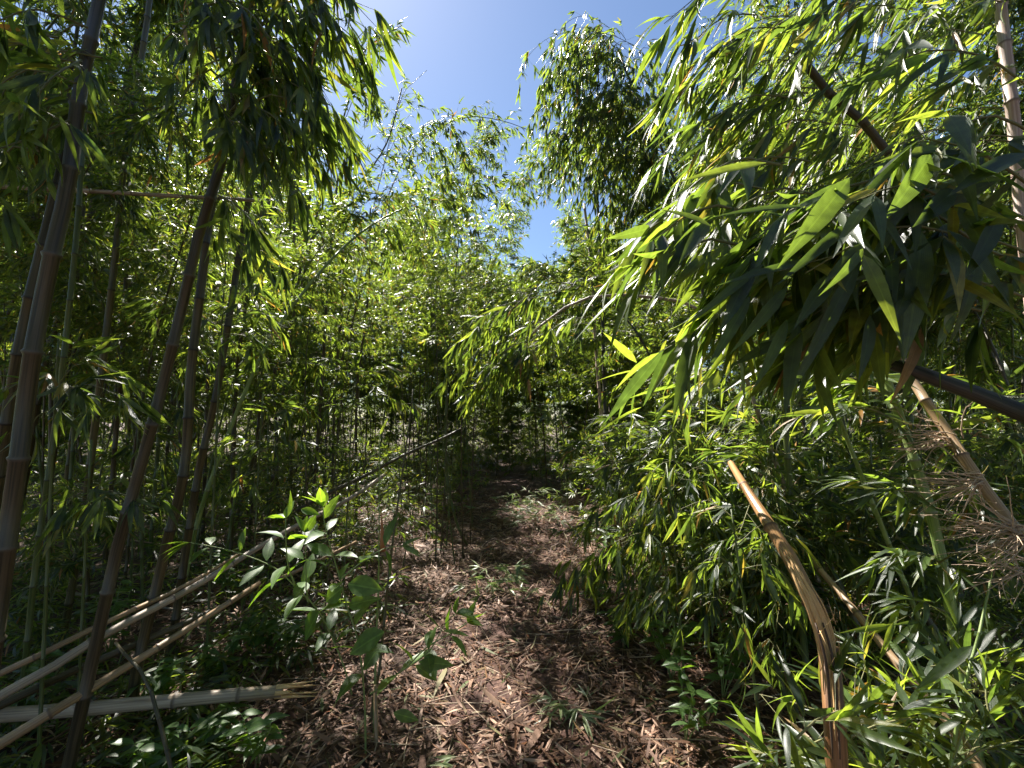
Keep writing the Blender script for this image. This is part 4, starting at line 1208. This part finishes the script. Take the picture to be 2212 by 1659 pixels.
hero('bamboo', 'first of two pale sunlit culms crossing beside the path bend', [(1345, 1150, 5.6), (1318, 1040, 5.6), (1300, 900, 5.6), (1288, 760, 5.7), (1275, 560, 5.9), (1262, 440, 6.0)], .025, .016, 'pink', seed=55)
hero('bamboo', 'dark culm standing against the two pale sunlit ones', [(1315, 1150, 5.2), (1312, 1000, 5.2), (1305, 820, 5.3), (1300, 640, 5.4), (1290, 420, 5.6)], .026, .016, 'black', seed=56)

# lit foliage at the bottom corner
def ex_S(LF, TW, nodes, rg, o):
    L = [[(1900, 1640, 1.35), (1820, 1560, 1.4), (1720, 1520, 1.45), (1640, 1500, 1.5)], [(1950, 1680, 1.3), (1850, 1640, 1.35), (1740, 1620, 1.4), (1640, 1600, 1.45)],
         [(2000, 1640, 1.4), (1960, 1540, 1.45), (1950, 1440, 1.5)], [(2060, 1640, 1.3), (2090, 1560, 1.35), (2150, 1500, 1.4)],
         [(2060, 1660, 1.3), (2120, 1620, 1.3), (2200, 1600, 1.3)], [(2000, 1700, 1.25), (1900, 1690, 1.25), (1800, 1680, 1.3)],
         [(2140, 1560, 1.3), (2130, 1460, 1.35), (2190, 1400, 1.4)], [(2120, 1500, 1.4), (2060, 1430, 1.45), (2010, 1440, 1.45)],
         [(1880, 1600, 1.5), (1850, 1520, 1.55), (1870, 1440, 1.6)]]
    for k in range(16):
        x0 = rg.uniform(1700, 2150); y0 = rg.uniform(1540, 1760); a = rg.uniform(-2.7, -.4); d = rg.uniform(1.15, 1.6)
        L.append([(x0, y0, d), (x0 + 70 * math.cos(a), y0 + 50 * math.sin(a), d), (x0 + 150 * math.cos(a), y0 + 75 * math.sin(a), d)])
    for k in range(6):
        x0 = rg.uniform(2060, 2200); y0 = rg.uniform(1380, 1550); a = rg.uniform(-3.3, .2); d = rg.uniform(1.3, 1.6)
        L.append([(x0, y0, d), (x0 + 60 * math.cos(a), y0 + 40 * math.sin(a), d), (x0 + 120 * math.cos(a), y0 + 70 * math.sin(a), d)])
    sprays(LF, TW, o, L, rg, .16, .055, .10, (4, 7), .7, .05, rad=.0035)
    for a, b, wd, r in [((2100, 1395), (1975, 1490), 22, .5), ((2110, 1400), (2155, 1510), 20, .5), ((1740, 1618), (1840, 1640), 16, .6), ((2080, 1550), (1990, 1600), 14, .6)]:
        bigleaf(LF, o, a, b, wd, 1.25, 1.25, r, n=(0, -.4, .9), rg=rg)
hero('young_bamboo', 'bushy young bamboo filling the bottom corner with sunlit leaf fans', [(2060, 1900, 1.35), (2050, 1700, 1.35), (2080, 1500, 1.4), (2120, 1350, 1.45), (2150, 1200, 1.5)],
     .008, .003, 'fresh', 'young bamboo', inode=.16, extra=ex_S, seed=57)

# drooping dark foliage at the path edge
def ex_edge(lst, L=.15, fl=None):
    def f(LF, TW, nodes, rg, o):
        sprays(LF, TW, o, lst, rg, L, .045, .11, (4, 7), .5, .55, flow=fl, fk=.5, rad=.0025)
    return f
hero('young_bamboo', 'young bamboo with dark drooping leaf fans overhanging the path edge', [(1480, 1500, 2.6), (1470, 1350, 2.6), (1455, 1150, 2.6), (1440, 1000, 2.7)], .008, .004, 'green', 'young bamboo',
     extra=ex_edge([[(1465, 1180, 2.6), (1400, 1150, 2.55), (1330, 1170, 2.5), (1270, 1210, 2.5)], [(1460, 1100, 2.6), (1400, 1060, 2.6), (1340, 1080, 2.6)],
                    [(1465, 1200, 2.6), (1520, 1160, 2.5), (1580, 1200, 2.4)], [(1470, 1300, 2.6), (1430, 1270, 2.5), (1400, 1310, 2.5)],
                    [(1470, 1280, 2.6), (1520, 1250, 2.5), (1560, 1300, 2.4)], [(1450, 1060, 2.6), (1500, 1010, 2.6), (1560, 1030, 2.6)]], fl=sway(-.4, .6)), seed=58)
def fan_list(rg, x0, x1, y0, y1, d0, d1, n, s=1):
    L = []
    for k in range(n):
        x = rg.uniform(x0, x1); y = rg.uniform(y0, y1); d = rg.uniform(d0, d1); q = rg.choice((-1, -1, 1)) * rg.uniform(.5, 1.1) * s
        L.append([(x, y, d), (x + 60 * q, y - 25, d - .05), (x + 115 * q, y - 5, d - .1), (x + 150 * q, y + 45, d - .1)])
    return L
for lab_, (xx, yy, dd_), bx in [
    ('young bamboo packed with dusky leaves between path and snapped orange cane', (1560, 1500, 2.9), (1450, 1640, 980, 1330, 2.7, 3.2)),
    ('young bamboo with arching dark leaves under the lit ones over the path edge', (1400, 1400, 3.4), (1330, 1500, 950, 1250, 3.2, 3.7)),
    ('young bamboo in deep shade behind the long tan cane', (1900, 1400, 3.0), (1800, 2100, 1050, 1400, 2.8, 3.3)),
    ('young bamboo with hanging leaves behind the narrow green culm', (1740, 1350, 3.2), (1640, 1830, 900, 1200, 3.0, 3.4))]:
    hero('young_bamboo', lab_, [(xx, yy, dd_), (xx - 8, yy - 200, dd_), (xx - 20, yy - 450, dd_)], .009, .005, 'green', 'young bamboo',
         extra=ex_edge(fan_list(random.Random(int(xx)), *bx, 15), .15, sway(-.2, .7)), seed=int(xx))
hero('young_bamboo', 'young bamboo with hanging leaves close before the snapped orange cane', [(1640, 1560, 2.0), (1620, 1400, 2.0), (1600, 1250, 2.05), (1580, 1100, 2.1)], .008, .004, 'green', 'young bamboo',
     extra=ex_edge([[(1600, 1250, 2.05), (1550, 1200, 2.0), (1500, 1230, 1.95)], [(1610, 1330, 2.05), (1560, 1290, 2.0), (1500, 1320, 2.0)],
                    [(1590, 1180, 2.1), (1650, 1130, 2.1), (1700, 1160, 2.1)], [(1600, 1230, 2.1), (1670, 1220, 2.0), (1720, 1270, 2.0)],
                    [(1585, 1120, 2.1), (1530, 1080, 2.2), (1470, 1100, 2.2)], [(1620, 1420, 2.0), (1660, 1380, 1.9), (1700, 1440, 1.9)]], fl=sway(-.2, .7)), seed=59)

# young bamboos in the left shade, wide palm-like leaf fans
LS = [
    ('young bamboo with silvery lit leaf fans before the ridged brown culm', (480, 690, 2.7), [[(470, 700, 2.7), (400, 670, 2.6), (350, 680, 2.5)], [(480, 690, 2.7), (540, 670, 2.6), (600, 690, 2.5)], [(480, 660, 2.7), (520, 630, 2.7), (570, 620, 2.7)], [(470, 720, 2.7), (430, 740, 2.6), (390, 790, 2.6)], [(485, 720, 2.7), (540, 730, 2.6), (570, 780, 2.6)]]),
    ('young bamboo spreading dark leaf fans across the thickest culm', (120, 850, 1.9), [[(120, 850, 1.9), (60, 820, 1.8), (10, 840, 1.75)], [(120, 850, 1.9), (190, 830, 1.8), (250, 850, 1.75)], [(120, 840, 1.9), (160, 790, 1.9), (210, 780, 1.9)], [(120, 880, 1.9), (80, 900, 1.8), (50, 950, 1.8)]]),
    ('young bamboo with a palm like fan of dark leaves above the slanting canes', (190, 1080, 2.1), [[(190, 1080, 2.1), (160, 1070, 2.0), (110, 1100, 1.95)], [(190, 1080, 2.1), (240, 1060, 2.0), (290, 1080, 2.0)], [(190, 1080, 2.1), (200, 1100, 2.0), (210, 1140, 1.95)]]),
    ('young bamboo with level leaf sprays between ridged culm and pale green cane', (560, 980, 3.1), [[(560, 980, 3.1), (500, 950, 3.0), (450, 960, 3.0)], [(560, 980, 3.1), (620, 950, 3.0), (680, 970, 3.0)], [(560, 930, 3.1), (600, 890, 3.1), (660, 880, 3.1)], [(560, 1020, 3.1), (520, 1030, 3.0), (480, 1060, 3.0)]]),
    ('young bamboo drooping over the thin dead cane near the path', (760, 900, 3.6), [[(760, 900, 3.6), (700, 870, 3.5), (650, 890, 3.5)], [(760, 880, 3.6), (820, 850, 3.5), (880, 880, 3.5)], [(760, 860, 3.6), (780, 810, 3.6), (840, 800, 3.6)], [(760, 830, 3.6), (720, 790, 3.6), (670, 790, 3.6)]]),
    ('young bamboo with thin leaves behind the olive culm', (300, 900, 3.2), [[(300, 900, 3.2), (260, 870, 3.1), (220, 890, 3.1)], [(300, 900, 3.2), (350, 870, 3.1), (400, 890, 3.1)], [(300, 860, 3.2), (270, 820, 3.2), (220, 820, 3.2)], [(300, 950, 3.2), (340, 960, 3.1), (360, 1010, 3.1)]]),
]
for i, (lab, (x, y, d), lst) in enumerate(LS):
    hero('young_bamboo', lab, [(x - 20, y + 420, d), (x - 10, y + 200, d), (x, y, d), (x + 8, y - 130, d)], .008, .004, 'green', 'young bamboo',
         extra=ex_edge(lst, .16), seed=70 + i)

# ------------------------------------------------------------------ cuttings on the path
def cutting(label, x, y, n, L, seed, hgt=.02, spread=.12):
    rg = random.Random(seed)
    d = 1.6 / ((y - 900) / FPX)
    g = P(x, y, d); z = gz(g[0], g[1])
    root = thing('cut_sprig', (g[0], g[1], z)); TB, LF = Tubes(), Leaves()
    for k in range(n):
        a = rg.uniform(0, 6.28)
        p = (rg.gauss(0, spread), rg.gauss(0, spread), .02 + rg.random() * hgt)
        dd = (math.cos(a), math.sin(a), .1)
        e = add(p, dd, .08)
        TB.add([p, e], [.0025, .0015], 4)
        cluster(LF, e, dd, rg.randint(4, 7), L, rg, .7, .08, droop=.25)
    LF.a = [a for a in LF.a if a[2] > 0]
    obj('twigs', TB.mesh('twigs', MC['dry_twig']), root); obj('foliage', LF.mesh('foliage', M_WILT, 'near'), root)
    tag(root, label, 'cut sprig')
cutting('withered green sprig lying in the middle of the path', 1085, 1280, 30, .15, 1, .22, .13)
cutting('small fresh green sprig lying on the path near the bottom', 1240, 1530, 9, .15, 2, .05, .06)
cutting('heap of cut green bamboo tops beside the path bend', 1150, 1120, 110, .16, 3, .4, .36)
cutting('tiny green sprig half buried in litter at the path foot', 1130, 1390, 2, .10, 4, .01, .03)
cutting('green sprig lying low near the bottom edge of the path', 1010, 1620, 2, .12, 5, .03, .03)

# thin dead stems lying and leaning in the left shade
rg = random.Random(77)
for i in range(26):
    x = rg.uniform(-5, -1.4); y = rg.uniform(3.5, 9)
    a = rg.uniform(-.5, .5) + (math.pi if rg.random() < .5 else 0); L = rg.uniform(.8, 2.4); e = rg.uniform(0, .22)
    if math.cos(a) > 0: x = min(x, -1.3 - math.cos(a) * L)
    p = (0, 0, 0); q = (math.cos(a) * L, math.sin(a) * L, math.sin(e) * L)
    TB = Tubes(); culm_tube(TB, [p, lerp(p, q, .5), q], rg.uniform(.008, .016), .006, .3, 7, i)
    o = obj('dead_cane', TB.mesh('dead_cane', MC[rg.choice(['tan', 'brown', 'grey'])])); o.location = (x, y, gz(x, y) + .03)
    tag(o, 'thin dead cane lying in the shade behind the pale slanting bundle', 'dead cane', 'thin dead canes lying in the shade')

# ------------------------------------------------------------------ sun flecks
# thin out the thicket where it stands between the sun and the places the sun reaches in the photograph
def thin():
    rg = random.Random(1)
    T = [((.1, 2.8, .05), .6, .62, 5), ((.2, 4.2, .05), .5, .45, 4), ((.25, 6.6, .05), .4, .15, 1), ((-1.7, 2.4, .6), .4, .35, 2), ((-.85, 2.0, 1.0), .3, .88, 5), ((.9, 1.25, 1.0), .2, .85, 3),
         ((1.5, 1.4, .7), .35, .85, 4), ((1.6, 1.7, 1.5), .4, .9, 4), ((1.9, 1.6, 1.9), .35, .85, 3), ((1.0, 2.4, 1.3), .4, .5, 2), ((1.3, 1.6, 2.6), .4, .8, 3), ((-.9, 2.6, .1), .3, .15, 1)]
    names = set(o.name for o in C.objects if o.get('group', '').startswith(('bamboos', 'thin bare')))
    for (c, r, want, mx) in T:
        pts = [Vector((c[0] + rg.uniform(-r, r), c[1] + rg.uniform(-r, r), c[2] + (0 if c[2] < .2 else rg.uniform(0, r)))) for _ in range(40)]
        for it in range(mx):
            bpy.context.view_layer.update()
            dg = bpy.context.evaluated_depsgraph_get()
            cn = {}; lit = 0
            for p in pts:
                o = p; hs = set()
                for q in range(50):
                    h, loc, n_, idx, ob, m_ = sc.ray_cast(dg, o, sd)
                    if not h: break
                    hs.add((ob.parent or ob).name); o = loc + sd * .004
                hs &= names
                if not hs: lit += 1
                for a in hs: cn[a] = cn.get(a, 0) + 1
            if lit >= want * len(pts) or not cn: break
            worst = max(sorted(cn), key=lambda k: cn[k])
            t = bpy.data.objects[worst]; names.discard(worst)
            for ch in list(t.children): bpy.data.objects.remove(ch)
            bpy.data.objects.remove(t)
thin()
